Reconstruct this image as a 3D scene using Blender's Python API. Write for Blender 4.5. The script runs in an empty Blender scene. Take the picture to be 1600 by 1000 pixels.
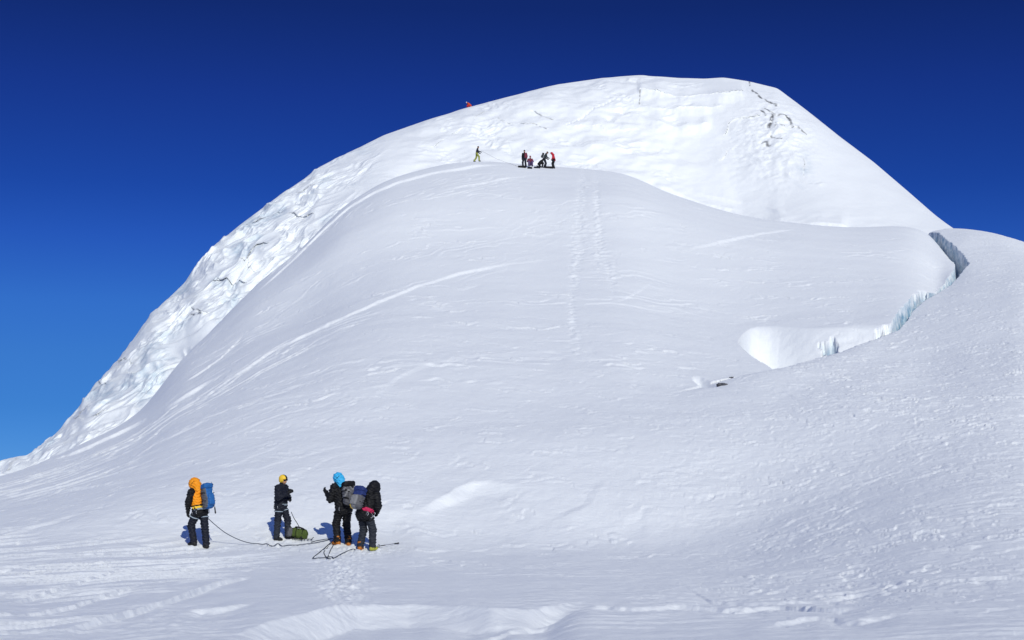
import bpy, math, random
import numpy as np
random.seed(4); 
PI = math.pi
scene = bpy.context.scene
COL = scene.collection

# ------------------------------------------------------------------ camera
F = 2300.0                      # focal length in photo pixels (photo 1600 x 1000)
CAMZ = 1.65
TH = math.atan(255.0 / F)       # pitch: the horizon lies 255 px below the middle
CT, ST = math.cos(TH), math.sin(TH)
cam_d = bpy.data.cameras.new('camera')
cam = bpy.data.objects.new('camera', cam_d); COL.objects.link(cam)
cam.location = (0, 0, CAMZ)
cam.rotation_euler = (PI / 2 + TH, 0, 0)
cam_d.sensor_width = 36.0
cam_d.lens = 36.0 * F / 1600.0
cam_d.clip_start = 0.1
cam_d.clip_end = 80000.0
scene.camera = cam

# ------------------------------------------------------------------ light
SUN_EL, SUN_AZ = math.radians(32.5), math.radians(164)      # azimuth clockwise from +Y
world = bpy.data.worlds.new('World'); scene.world = world
world.use_nodes = True
wn, wl = world.node_tree.nodes, world.node_tree.links
wn.clear()
w_out = wn.new('ShaderNodeOutputWorld'); w_bg = wn.new('ShaderNodeBackground')
sky = wn.new('ShaderNodeTexSky'); sky.sky_type = 'NISHITA'
sky.sun_disc = False
sky.sun_elevation = SUN_EL; sky.sun_rotation = SUN_AZ
sky.altitude = 6000; sky.air_density = 1.0; sky.dust_density = 0.0; sky.ozone_density = 4.0
# thin dry air at 6000 m: the sky is deeper and bluer than the model's; the overhead stops are raised as added blue fill
tcw = wn.new('ShaderNodeTexCoord'); sep = wn.new('ShaderNodeSeparateXYZ'); ramp = wn.new('ShaderNodeValToRGB')
wl.new(tcw.outputs['Generated'], sep.inputs[0]); wl.new(sep.outputs['Z'], ramp.inputs[0])
stops = [(0.0, (.088, .195, .38)), (.05, (.080, .205, .372)), (.084, (.097, .236, .412)), (.119, (.100, .247, .467)), (.162, (.075, .193, .476)),
         (.196, (.055, .153, .43)), (.259, (.052, .117, .373)), (.314, (.044, .090, .28)), (.38, (.06, .11, .30)), (.52, (.88, .90, 1.22)), (1.0, (.88, .90, 1.22))]
el = ramp.color_ramp.elements
el[0].position, el[0].color = stops[0][0], stops[0][1] + (1,)
el[1].position, el[1].color = stops[-1][0], stops[-1][1] + (1,)
for p_, c_ in stops[1:-1]:
    e_ = el.new(p_); e_.color = c_ + (1,)
mul = wn.new('ShaderNodeMix'); mul.data_type = 'RGBA'; mul.blend_type = 'MULTIPLY'; mul.inputs[0].default_value = 1.0
wl.new(sky.outputs[0], mul.inputs[6]); wl.new(ramp.outputs[0], mul.inputs[7])
wl.new(mul.outputs[2], w_bg.inputs[0]); w_bg.inputs[1].default_value = 0.15
wl.new(w_bg.outputs[0], w_out.inputs[0])
sun_d = bpy.data.lights.new('sun', 'SUN'); sun_d.energy = 2.95; sun_d.angle = math.radians(0.5)
sun_d.color = (1.0, 0.985, 0.85)
sun = bpy.data.objects.new('sun', sun_d); COL.objects.link(sun)
sx, sy, sz = math.sin(SUN_AZ) * math.cos(SUN_EL), math.cos(SUN_AZ) * math.cos(SUN_EL), math.sin(SUN_EL)
from mathutils import Vector, Matrix
sun.rotation_euler = Vector((-sx, -sy, -sz)).to_track_quat('-Z', 'Y').to_euler()
sun.location = (60, -60, 60)
vs = scene.view_settings
vs.view_transform = 'Standard'; vs.look = 'None'; vs.exposure = 0.06; vs.gamma = 1; vs.use_curve_mapping = False

# ------------------------------------------------------------------ projection
def hdir(px, py):
    """(x per metre of depth, height per metre of depth) of the sight line through a photo pixel"""
    yy = (500.0 - py) / F
    den = CT - yy * ST
    return (px - 800.0) / F / den, (ST + yy * CT) / den
def to_py(T):
    return 500.0 - F * (T * CT - ST) / (CT + T * ST)
def to_px(x, y, z):
    q = y * CT + (z - CAMZ) * ST
    return 800 + F * x / q, 500 - F * ((z - CAMZ) * CT - y * ST) / q

# ------------------------------------------------------------------ noise
def _hash(ix, iy, seed):
    h = (ix.astype(np.int64) * 374761393 + iy.astype(np.int64) * 668265263 + seed * 1442695041) & 0xFFFFFFFF
    h = ((h ^ (h >> 13)) * 1274126177) & 0xFFFFFFFF
    return (h ^ (h >> 16)) & 0xFFFF
_ang = np.arange(65536) * (2 * PI / 65536.0)
_gx, _gy = np.cos(_ang).astype(np.float32), np.sin(_ang).astype(np.float32)
def noise(x, y, seed=0):
    x = np.asarray(x, np.float32); y = np.asarray(y, np.float32)
    x0 = np.floor(x); y0 = np.floor(y)
    fx, fy = x - x0, y - y0
    x0 = x0.astype(np.int32); y0 = y0.astype(np.int32)
    u = fx * fx * fx * (fx * (fx * 6 - 15) + 10); v = fy * fy * fy * (fy * (fy * 6 - 15) + 10)
    def g(i, j):
        h = _hash(x0 + i, y0 + j, seed)
        return _gx[h] * (fx - i) + _gy[h] * (fy - j)
    a = g(0, 0); b = g(1, 0); c = g(0, 1); d = g(1, 1)
    return (a + (b - a) * u) * (1 - v) + (c + (d - c) * u) * v      # about -0.7 .. 0.7
def fbm(x, y, n=3, seed=0, gain=0.5):
    s = 0; a = 1.0
    for i in range(n):
        s = s + a * noise(x * 2 ** i + 17.3 * i, y * 2 ** i - 9.1 * i, seed + i); a *= gain
    return s
def ridged(x, y, n=3, seed=0):
    s = 0; a = 1.0
    for i in range(n):
        s = s + a * (1 - np.abs(noise(x * 2 ** i + 5.7 * i, y * 2 ** i + 3.3 * i, seed + i)) * 2.4); a *= 0.5
    return s
def sst(a, b, x):
    t = np.clip((x - a) / (b - a), 0, 1)
    return t * t * (3 - 2 * t)

def pchip(xk, yk, x):
    xk = np.asarray(xk, float); yk = np.asarray(yk, float)
    h = np.diff(xk); d = np.diff(yk) / h
    m = np.zeros_like(yk)
    w1 = 2 * h[1:] + h[:-1]; w2 = h[1:] + 2 * h[:-1]
    ok = d[:-1] * d[1:] > 0
    with np.errstate(divide='ignore', invalid='ignore'):
        mm = (w1 + w2) / (w1 / d[:-1] + w2 / d[1:])
    m[1:-1] = np.where(ok, mm, 0)
    m[0], m[-1] = d[0], d[-1]
    i = np.clip(np.searchsorted(xk, x) - 1, 0, len(h) - 1)
    t = np.clip((x - xk[i]) / h[i], -0.5, 1.5)
    return ((1 + 2 * t) * (1 - t) ** 2 * yk[i] + t * (1 - t) ** 2 * h[i] * m[i]
            + t * t * (3 - 2 * t) * yk[i + 1] + t * t * (t - 1) * h[i] * m[i + 1])
def gauss(a, s, axis):
    n = int(3 * s) + 1
    k = np.exp(-0.5 * (np.arange(-n, n + 1) / s) ** 2); k /= k.sum()
    p = [(0, 0)] * a.ndim; p[axis] = (n, n)
    b = np.pad(a, p, mode='reflect', reflect_type='odd')
    out = np.zeros_like(a)
    for j, w in enumerate(k):
        sl = [slice(None)] * a.ndim; sl[axis] = slice(j, j + a.shape[axis])
        out += w * b[tuple(sl)]
    return out

# ------------------------------------------------------------------ mesh helpers
def prop(o, label=None, cat=None, group=None, kind=None):
    if label: o['label'] = label
    if cat: o['category'] = cat
    if group: o['group'] = group
    if kind: o['kind'] = kind
    return o
def mesh_from(name, V, Q, mats, parent=None, smooth=True, mi=None, loc=None):
    """V (n,3), Q list/array of quads or tris -> ONE mesh object"""
    me = bpy.data.meshes.new(name)
    V = np.asarray(V, np.float32)
    if isinstance(Q, np.ndarray) and Q.ndim == 2:
        k = Q.shape[1]; nf = len(Q)
        me.vertices.add(len(V)); me.vertices.foreach_set('co', V.ravel())
        me.loops.add(nf * k); me.loops.foreach_set('vertex_index', Q.ravel().astype(np.int32))
        me.polygons.add(nf); me.polygons.foreach_set('loop_start', np.arange(nf, dtype=np.int32) * k)
        me.polygons.foreach_set('loop_total', np.full(nf, k, np.int32))
        me.update(calc_edges=True); me.validate()
    else:
        me.from_pydata([tuple(map(float, v)) for v in V], [], [tuple(map(int, q)) for q in Q]); me.update()
    if smooth:
        me.polygons.foreach_set('use_smooth', np.ones(len(me.polygons), bool))
    for m in (mats if isinstance(mats, (list, tuple)) else [mats]): me.materials.append(m)
    if mi is not None: me.polygons.foreach_set('material_index', np.asarray(mi, np.int32)); me.update()
    o = bpy.data.objects.new(name, me); COL.objects.link(o)
    if parent is not None: o.parent = parent
    if loc is not None: o.location = loc
    return o
def grid_quads(nr, nc):
    i = np.arange(nr * nc, dtype=np.int32).reshape(nr, nc)
    return np.stack([i[:-1, :-1], i[:-1, 1:], i[1:, 1:], i[1:, :-1]], -1).reshape(-1, 4)
def attr(o, name, a):
    at = o.data.attributes.new(name, 'FLOAT', 'POINT')
    at.data.foreach_set('value', np.asarray(a, np.float32).ravel())

# ------------------------------------------------------------------ materials
def nodes_of(name):
    m = bpy.data.materials.new(name); m.use_nodes = True
    nt = m.node_tree; return m, nt.nodes, nt.links, nt.nodes['Principled BSDF']
def cloth(name, c, rough=0.75, var=0.18, scale=30, bump=0.25, metal=0.0):
    m, n, l, b = nodes_of(name)
    tc = n.new('ShaderNodeTexCoord'); nz = n.new('ShaderNodeTexNoise')
    nz.inputs['Scale'].default_value = scale; nz.inputs['Detail'].default_value = 4
    l.new(tc.outputs['Object'], nz.inputs['Vector'])
    mx = n.new('ShaderNodeMix'); mx.data_type = 'RGBA'
    mx.inputs[6].default_value = tuple(v * (1 - var) for v in c) + (1,)
    mx.inputs[7].default_value = tuple(min(1, v * (1 + var)) for v in c) + (1,)
    l.new(nz.outputs[0], mx.inputs[0]); l.new(mx.outputs[2], b.inputs['Base Color'])
    b.inputs['Roughness'].default_value = rough; b.inputs['Metallic'].default_value = metal
    b.inputs['Specular IOR Level'].default_value = 0.5 if metal else 0.22
    bp = n.new('ShaderNodeBump'); bp.inputs['Strength'].default_value = bump; bp.inputs['Distance'].default_value = 0.01
    l.new(nz.outputs[0], bp.inputs['Height']); l.new(bp.outputs[0], b.inputs['Normal'])
    return m
def snow_mat(name, bump1, bump2):
    m, n, l, b = nodes_of(name)
    geo = n.new('ShaderNodeNewGeometry')
    def nz(scale, detail, sx=1, sy=1, sz=1):
        mp = n.new('ShaderNodeMapping'); mp.inputs['Scale'].default_value = (sx, sy, sz)
        t = n.new('ShaderNodeTexNoise'); t.inputs['Scale'].default_value = scale; t.inputs['Detail'].default_value = detail
        l.new(geo.outputs['Position'], mp.inputs[0]); l.new(mp.outputs[0], t.inputs['Vector']); return t
    fine = nz(6.0, 5); med = nz(1.1, 4, 1, 0.6, 1)
    b1 = n.new('ShaderNodeBump'); b1.inputs['Strength'].default_value = bump1; b1.inputs['Distance'].default_value = 0.03
    b2 = n.new('ShaderNodeBump'); b2.inputs['Strength'].default_value = bump2; b2.inputs['Distance'].default_value = 0.12
    l.new(fine.outputs[0], b1.inputs['Height']); l.new(med.outputs[0], b2.inputs['Height'])
    l.new(b2.outputs[0], b1.inputs['Normal']); l.new(b1.outputs[0], b.inputs['Normal'])
    ai = n.new('ShaderNodeAttribute'); ai.attribute_name = 'ice_and_shade'
    ar = n.new('ShaderNodeAttribute'); ar.attribute_name = 'rock_and_shade'
    m1 = n.new('ShaderNodeMix'); m1.data_type = 'RGBA'
    m1.inputs[6].default_value = (0.87, 0.892, 0.908, 1); m1.inputs[7].default_value = (0.20, 0.36, 0.50, 1)  # second tone: blue ice, and shade painted into the crevasse
    m2 = n.new('ShaderNodeMix'); m2.data_type = 'RGBA'; m2.inputs[7].default_value = (0.16, 0.16, 0.17, 1)  # dark grey: rock, and shade painted into the cracks
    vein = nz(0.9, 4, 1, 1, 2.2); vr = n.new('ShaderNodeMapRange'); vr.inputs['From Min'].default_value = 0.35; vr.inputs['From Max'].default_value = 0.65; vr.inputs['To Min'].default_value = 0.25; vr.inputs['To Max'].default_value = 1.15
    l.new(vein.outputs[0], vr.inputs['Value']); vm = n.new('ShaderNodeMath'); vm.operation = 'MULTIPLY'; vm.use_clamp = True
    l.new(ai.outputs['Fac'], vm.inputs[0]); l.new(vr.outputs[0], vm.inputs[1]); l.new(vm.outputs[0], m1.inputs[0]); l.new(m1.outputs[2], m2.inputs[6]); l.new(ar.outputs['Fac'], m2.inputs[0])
    l.new(m2.outputs[2], b.inputs['Base Color'])
    b.inputs['Roughness'].default_value = 0.62
    b.inputs['Specular IOR Level'].default_value = 0.25
    return m
# ------------------------------------------------------------------ snow field: foreground, dome, right shoulder
NC_IN = 1330
step_out = 1.28 * 1.035 ** np.arange(105)                 # columns widen slowly outside the picture
cols = np.concatenate([(-40 - np.cumsum(step_out))[::-1], np.linspace(-40, 1640, NC_IN), 1640 + np.cumsum(step_out)])
rows = [7.0]
while rows[-1] < 205: rows.append(rows[-1] + 0.055 + 0.00115 * rows[-1])
rows = np.array(rows); NR, NC = len(rows), len(cols)

def T_of(py): return hdir(0, py)[1]
# columns of the dome slope: px -> list of (depth, photo row); crest is entry 10
def dcol(k5, crest, after1, after2, lows=None):
    lows = lows or [(16, 1000), (24, 925), (37, 855), (40.9, 785)]
    r5, y5 = k5; rc, yc = crest
    fr = [(.147, .268), (.372, .536), (.60, .76), (.765, .915)]
    return ([(7, 1290)] + lows + [k5] + [(r5 + a * (rc - r5), y5 + b * (yc - y5)) for a, b in fr]
            + [crest, after1, after2, (210, after2[1] + 30)])
Llow = [(16, 1000), (24, 930), (36, 856), (40, 826)]
DC = {
 -700: dcol((46, 845), (62, 838), (68, 850), (100, 930), [(16, 1000), (24, 932), (36, 870), (41, 855)]),
 -300: dcol((48, 825), (67, 790), (74, 802), (105, 900), [(16, 1000), (24, 931), (36, 862), (41, 842)]),
 0:    dcol((46.5, 803), (75, 747), (82, 757), (110, 860), Llow),
 87:   dcol((46.5, 788), (85, 714), (92, 724), (120, 820), [(16, 1000), (24, 929), (36, 855), (40.3, 816)]),
 152:  dcol((46.5, 772), (93, 680), (100, 690), (128, 790), [(16, 1000), (24, 928), (36, 855), (40.3, 806)]),
 213:  dcol((46.5, 757), (100, 645), (107, 656), (134, 760), [(16, 1000), (24, 928), (36.5, 855), (40.4, 796)]),
 281:  dcol((46.5, 742), (110, 565), (117, 577), (142, 690)),
 337:  dcol((46.5, 732), (118, 511), (125, 523), (148, 640)),
 394:  dcol((46.5, 724), (125, 454), (132, 466), (153, 570)),
 470:  dcol((46.5, 717), (133, 389), (140, 400), (160, 480)),
 546:  dcol((46.5, 712), (142, 317), (149, 327), (168, 390)),
 622:  dcol((46.5, 710), (148, 277), (155, 284), (175, 330)),
 745:  dcol((46.5, 710), (155, 254), (162, 257), (182, 285)),
 850:  dcol((46.5, 710), (154, 262), (160, 264), (182, 285)),
 957:  dcol((46.5, 710), (151, 268), (158, 273), (180, 300)),
 1064: dcol((46.5, 708), (146, 308), (153, 314), (178, 345)),
 1213: dcol((46.5, 700), (141, 347), (148, 353), (172, 380)),
 1337: dcol((46.5, 690), (139, 356), (146, 361), (170, 390)),
 1407: dcol((46.5, 680), (140, 355), (147, 361), (168, 390)),
 1440: dcol((46.5, 676), (142, 359), (149, 367), (168, 400)),
 1462: dcol((46.5, 674), (144, 376), (150, 384), (168, 410)),
 1480: dcol((46.5, 672), (131, 397), (138, 405), (165, 430)),
 1495: dcol((46.5, 670), (121, 407), (128, 418), (160, 450)),
 1530: dcol((46.5, 668), (114, 425), (121, 440), (155, 480)),
 1800: dcol((46.5, 668), (110, 460), (120, 480), (150, 520)),
 2300: dcol((46.5, 700), (105, 600), (115, 620), (150, 680)),
}
RC = {   # right shoulder, px >= 1000
 1000: None,
 1060: [(7, 1290), (16, 1000), (24, 927), (37, 853), (40.9, 788), (46.5, 714), (51, 660), (60, 618), (75, 640), (95, 640), (120, 640), (140, 640), (160, 640), (210, 640)],
 1100: [(7, 1290), (15.5, 1000), (23.5, 927), (35, 858), (40.5, 790), (46.5, 712), (52, 652), (62, 602), (75, 630), (95, 630), (120, 630), (140, 630), (160, 630), (210, 630)],
 1200: [(7, 1290), (15, 1000), (23, 928), (34, 858), (40.6, 779), (47, 698), (55, 632), (66, 572), (80, 600), (95, 600), (120, 600), (140, 600), (160, 600), (210, 600)],
 1300: [(7, 1290), (15, 1000), (22, 930), (30, 864), (39.2, 774), (50, 655), (60, 598), (72, 549), (85, 560), (95, 570), (120, 570), (140, 570), (160, 570), (210, 570)],
 1400: [(7, 1290), (15, 1000), (21.5, 930), (28.6, 860), (38.4, 758), (50, 649), (65, 570), (80, 522), (88, 505), (95, 500), (120, 480), (140, 480), (160, 480), (210, 480)],
 1445: [(7, 1290), (15, 1000), (21, 930), (28, 852), (38, 746), (50, 645), (65, 570), (80, 514), (95, 470), (105, 452), (120, 425), (142, 374), (152, 362), (210, 420)],
 1480: [(7, 1290), (15, 1000), (21, 928), (28, 849), (38, 742), (50, 642), (65, 565), (80, 508), (100, 453), (112, 430), (126, 397), (140, 371), (152, 357), (210, 420)],
 1512: [(7, 1290), (15, 1000), (21, 927), (28, 846), (38, 738), (50, 638), (65, 559), (80, 502), (100, 444), (114, 412), (128, 384), (140, 366), (151, 359), (210, 430)],
 1560: [(7, 1290), (15, 1000), (21, 926), (28, 842), (38, 733), (50, 631), (65, 551), (80, 494), (100, 436), (114, 406), (126, 384), (136, 372), (146, 368), (210, 440)],
 1600: [(7, 1290), (15, 1000), (21, 925), (28, 838), (38, 729), (50, 625), (65, 545), (80, 488), (100, 431), (112, 407), (122, 392), (132, 384), (141, 380), (210, 460)],
 1750: [(7, 1290), (15, 1000), (21, 922), (28, 832), (38, 724), (50, 622), (65, 548), (80, 500), (98, 460), (108, 446), (116, 437), (124, 431), (132, 428), (210, 560)],
 2300: [(7, 1290), (15, 1000), (21, 935), (28, 870), (38, 800), (50, 750), (65, 715), (80, 695), (92, 685), (100, 680), (106, 677), (112, 675), (118, 674), (210, 760)],
}
def field(table, pxs):
    keys = sorted(table); K = len(table[keys[0]])
    R = np.zeros((K, len(pxs))); T = np.zeros((K, len(pxs)))
    for k in range(K):
        R[k] = pchip(keys, [table[q][k][0] for q in keys], pxs)
        T[k] = pchip(keys, [T_of(table[q][k][1]) for q in keys], pxs)
    out = np.zeros((NR, len(pxs)))
    for c in range(len(pxs)): out[:, c] = pchip(R[:, c], T[:, c], rows)
    return out
TD = field(DC, cols)
del RC[1000]
icr = np.searchsorted(cols, 1000.0)
TR = field(RC, np.maximum(cols, 1060))
TD = gauss(gauss(TD, 9, 0), 9, 1)
nearw = (1 - sst(46, 62, rows))[:, None]
TD = TD * (1 - nearw) + gauss(TD, 45, 1) * nearw
TR = gauss(gauss(TR, 6, 0), 9, 1)
TR = TR * (1 - nearw) + gauss(TR, 55, 1) * nearw
Z_D = TD * rows[:, None]; Z_R = TR * rows[:, None]          # heights below / above the eye
PYD = to_py(TD)

# the broken bank on the dome's lower right edge: a steep face below the line, above the trough
def bank(pts, k):
    """a pit whose lit back wall drops from the top line; the snow on the near side of it stays whole"""
    pts = np.array(pts, float)                       # photo column, top row, row of the near rim
    src = PYD.copy()
    for c in np.where((cols > pts[0, 0]) & (cols < pts[-1, 0]))[0]:
        yt = pchip(pts[:, 0], pts[:, 1], np.array([cols[c]]))[0]; yb = pchip(pts[:, 0], pts[:, 2], np.array([cols[c]]))[0]
        q = np.where((rows > 49) & (rows < 120))[0]
        q = q[:int(np.argmin(src[q, c])) + 1]
        rs = np.interp(-yt, -src[q, c], rows[q]); rr = np.interp(-yb, -src[q, c], rows[q])
        sel = (rows < rs) & (rows > rr)
        d = rs - rows[sel]
        face = k * d * d / (d + 1.0)
        PYD[sel, c] += np.minimum(face, (yb - yt) * 1.15 + 1) * np.clip((rows[sel] - rr) / 0.5, 0, 1) ** 0.7
bank([(1153, 527, 528), (1157, 519, 534), (1164, 511, 541), (1174, 504, 549), (1187, 502, 557), (1200, 502, 565), (1214, 503, 574), (1230, 505, 581), (1260, 509, 584), (1300, 512, 575), (1340, 513, 566), (1368, 512, 556), (1388, 511, 545), (1396, 513, 538), (1404, 522, 523)], 19)
bank([(1081, 588, 589), (1085, 583, 592), (1092, 583, 598), (1102, 587, 603), (1114, 594, 606), (1128, 605, 606)], 19)
bankmask = np.clip((PYD - to_py(TD)) / 12.0, 0, 1)
TDb = T_of(PYD); Z_Db = TDb * rows[:, None]

# the crevasse runs between its two lips, each given as photo column against depth
pr = np.array([46, 58, 62, 66, 72, 80, 84, 88, 95, 99, 105, 110, 116, 122, 130, 138, 146, 150])
pL = np.array([1030, 1038, 1098, 1197, 1297, 1394, 1405, 1416, 1438, 1462, 1477, 1489, 1493, 1491, 1480, 1468, 1455, 1449])
pR = np.array([1030, 1040, 1102, 1201, 1301, 1402, 1418, 1426, 1453, 1467, 1484, 1496, 1513, 1505, 1490, 1475, 1465, 1451])
LX = np.interp(rows, pr, pL)[:, None] + 3.0 * noise(rows * 0.5, rows * 0 + 1.5)[:, None] + 1.5 * noise(rows * 1.3, rows * 0 + 7.5)[:, None]
RX = np.interp(rows, pr, pR)[:, None] + 2.5 * noise(rows * 0.8, rows * 0 + 4.5)[:, None] + 1.5 * noise(rows * 2.3, rows * 0 + 2.5)[:, None]
jag = (sst(81, 85, rows) * (1 - sst(97, 101, rows)))[:, None]
LX = LX - jag * (1.5 + 4.0 * noise(rows * 1.3, rows * 0 + 11.5)[:, None] + 2.0 * noise(rows * 2.0, rows * 0 + 13.5)[:, None])
RX = np.maximum(RX, LX + 0.5)
P = np.broadcast_to(cols[None, :], (NR, NC)); RR = np.broadcast_to(rows[:, None], (NR, NC))
onpath = ((rows > 61) & (rows < 151)).astype(float)[:, None]
sideR = sst(960, 1290, P)                                   # before the crevasse starts the two surfaces blend
past = 1 - sst(1452, 1476, P)
stepR = (P > (LX + RX) / 2).astype(float)
hd = sst(57, 66, RR)                                         # ... and fade into the hard lip
wR = np.where(RR < 66, sideR * (1 - hd) + stepR * hd, np.where(RR < 151, stepR, 1 - past))
Z = Z_Db * (1 - wR) + Z_R * wR
inside = np.clip(np.minimum(P - LX, RX - P) / 1.2 + 0.5, 0, 1) * onpath
depth = np.interp(rows, [62, 66, 74, 82, 110, 140, 148, 151], [0, 0.8, 2.5, 4, 6, 5, 3, 0])[:, None]
Z = Z - inside * depth
trench = inside * (depth > 1)

X = RR * hdir(P, to_py(np.where(trench > 0, np.where(P > (LX + RX) / 2, TR, TDb), Z / RR)))[0]
Y = np.array(RR)
# ------------------------------------------------------------------ wind features, in metres on the ground
Zb = Z.copy(); PY0 = to_py(Zb / RR)
nearfade = 1 - sst(120, 175, RR)
H = np.zeros_like(Z)
xs, ys = X.astype(np.float32), Y.astype(np.float32)
# broad swells
H += 0.55 * noise(xs / 31 + 3.1, ys / 24, 11) * sst(38, 70, RR) + 0.16 * noise(xs / 9, ys / 12, 12) * sst(16, 60, RR) + 0.06 * noise(xs / 4.2, ys / 3.1, 13)
wx, wy = noise(xs / 2.3, ys / 2.9, 21), noise(xs / 2.7, ys / 2.2, 22)
# wind crust: broken plates with a low edge towards the camera
def plates(lx, ly, amp, warp, seed, lo, hi, edge=0.22, rot=0.0, ms=None):
    c, s = math.cos(rot), math.sin(rot)
    u = (xs * c + ys * s); v = (-xs * s + ys * c)
    n = v / ly + warp * fbm(u / lx, v / (ly * 1.6), 3, seed)
    f = n - np.floor(n)
    saw = np.where(f < edge, sst(0, edge, f), 1 - (f - edge) / (1 - edge))
    ms = ms or lx * 2.3
    m = sst(lo, hi, fbm(u / (ms * 1.15) + 31, v / (ms * 0.85), 2, seed + 5))
    return amp * (saw - 0.5) * m
rightw = sst(820, 1120, P + 60 * noise(xs / 8, ys / 8, 31)) * (0.25 + 0.75 * wR) * sst(15, 24, RR)
H += plates(1.25, 1.05, 0.030, 1.5, 41, 0.0, 0.45, 0.13) * (0.12 + 0.88 * rightw) * nearfade
H += plates(0.7, 0.62, 0.018, 1.6, 45, 0.0, 0.45, 0.15) * (0.15 + 0.85 * rightw) * nearfade
patchy = 0.45 + 0.55 * sst(-0.25, 0.2, fbm(xs / 6, ys / 8, 2, 177))
rw = (0.10 + 0.9 * rightw) * patchy * nearfade * (0.62 + 0.38 * sst(28, 52, RR))
H += plates(0.95, 0.95, 0.066, 1.55, 171, -0.06, 0.30, 0.12, 0.0, 0.95) * rw
H += plates(0.55, 0.50, 0.040, 1.6, 174, -0.08, 0.28, 0.14, 0.1, 0.6) * rw * (1 - sst(60, 90, RR))
H += plates(2.0, 1.7, 0.055, 1.5, 178, 0.02, 0.40, 0.10, -0.1, 1.9) * rw
H += plates(2.6, 2.0, 0.085, 2.2, 181, 0.04, 0.40, 0.12, 0.2, 2.4) * sst(46, 60, RR) * (1 - wR) * nearfade * sst(-0.2, 0.2, fbm(xs / 12, ys / 10, 2, 183))
H += plates(1.3, 1.1, 0.040, 2.0, 187, 0.05, 0.38, 0.12, 0.3, 1.4) * (1 - rightw) * (1 - sst(60, 100, RR)) * sst(24, 36, RR)
H += plates(3.0, 0.42, 0.016, 1.0, 189, -0.1, 0.3, 0.2, 0.12, 2.2) * (1 - sst(26, 40, RR))
domew = sst(50, 66, RR) * (1 - wR) * (1 - sst(125, 150, RR))
H += plates(3.4, 2.4, 0.06, 1.3, 47, 0.10, 0.48, 0.12, 0.25) * domew
# long streaks that run up the left of the slope
leftw = 1 - sst(420, 760, P + 0.9 * (PY0 - 600))
H += plates(6.5, 1.7, 0.075, 1.6, 51, 0.05, 0.50, 0.14, 1.15) * leftw * sst(30, 42, RR) * nearfade
H += plates(3.4, 0.8, 0.075, 1.0, 53, -0.15, 0.32, 0.12, 0.75) * (1 - sst(280, 560, P)) * (1 - sst(36, 48, RR))
H += plates(4.5, 0.9, 0.035, 1.0, 57, -0.05, 0.40, 0.2, 0.1) * sst(800, 960, P) * (1 - sst(26, 36, RR))
H += plates(2.2, 0.7, 0.02, 1.2, 59, 0.0, 0.45, 0.15, 0.05) * (1 - sst(34, 50, RR))
H += -0.10 * np.exp(-((RR - 23.5) / 4.2) ** 2) * sst(420, 640, P) * (1 - sst(1330, 1450, P))
# small roughness
H += (0.012 * fbm(xs / 0.45, ys / 0.6, 2, 61) + 0.02 * noise(xs / 1.1, ys / 1.4, 62)) * (1 - sst(60, 110, RR))
H += bankmask * (1 - wR) * (0.05 * fbm(xs / 0.9, ys / 0.7, 3, 193) + 0.02 * noise(xs / 0.3, ys / 0.35, 197))
# named drifts and steps: photo polyline, step height, run of the face, run of the recovery
def scarp(pts, A, L1, L2, wob=1.0, f0=60, f1=60, g=1.0):
    pts = np.array(pts, float)
    cs = np.where((cols > pts[0, 0]) & (cols < pts[-1, 0]))[0]
    yl = np.interp(cols[cs], pts[:, 0], pts[:, 1])
    rl = np.zeros(len(cs))
    for i, c in enumerate(cs):
        vis = PY0[:, c]; ok = np.where((vis <= yl[i]) & (rows > 12))[0]
        rl[i] = rows[ok[0]] if len(ok) else rows[-1]
    if len(rl) > 30: rl = gauss(rl, 4, 0)
    d = rl[None, :] - RR[:, cs]                   # metres on the camera's side of the line
    near = np.abs(d) < 6 * (L1 + L2)
    d = d + wob * L1 * np.where(near, 1.5 * fbm(xs[:, cs] / (L1 * 2.2), ys[:, cs] / (L1 * 3), 3, int(abs(A) * 1000)), 0)
    a = np.minimum(np.clip((cols[cs] - pts[0, 0]) / f0, 0, 1), np.clip((pts[-1, 0] - cols[cs]) / f1, 0, 1))[None, :]
    a = a * a * (3 - 2 * a) * (0.8 + 0.5 * noise(cols[cs] / 70, cols[cs] * 0 + 9.7 + A))[None, :]
    prof = np.where(d > 0, np.minimum(d / L1, 1) ** 0.85 * np.exp(-np.maximum(d - L1, 0) / L2), 0)
    lipp = 0.25 * np.exp(np.minimum(d, 0) / (L2 * 0.5)) * (d <= 0) + 0.25 * (d > 0) * np.clip(1 - d / L1, 0, 1)
    H[:, cs] += A * a * (lipp - prof)
scarp([(330, 997), (440, 970), (560, 946), (640, 943), (700, 946), (770, 952), (830, 949), (862, 941), (930, 925)], 0.27, 1.05, 5.0, 0.25, 140, 110)
scarp([(700, 988), (760, 972), (800, 962), (850, 957), (905, 962)], 0.056, 0.25, 1.5, 1)
scarp([(760, 943), (860, 944), (905, 938)], 0.042, 0.20, 1.5, 0.6)
scarp([(885, 936), (1000, 942), (1060, 938), (1150, 944), (1220, 936), (1290, 947), (1360, 950)], 0.075, 0.23, 1.5, 0.9, 80, 60)
scarp([(1060, 905), (1078, 916), (1110, 930), (1190, 934), (1290, 926), (1395, 908)], 0.042, 0.20, 1.6, 0.8)
scarp([(1180, 975), (1280, 957), (1340, 966), (1420, 955)], 0.049, 0.25, 1.5, 1.4)
scarp([(610, 884), (650, 883), (690, 880)], 0.042, 0.17, 2.0, 0.7)
scarp([(640, 803), (664, 793), (690, 781), (714, 769), (740, 760), (775, 758), (840, 768)], 0.20, 0.7, 5.0, 0.45, 60, 90)
scarp([(560, 806), (640, 800), (665, 792)], 0.08, 0.8, 3.0, 0.4)
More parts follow.
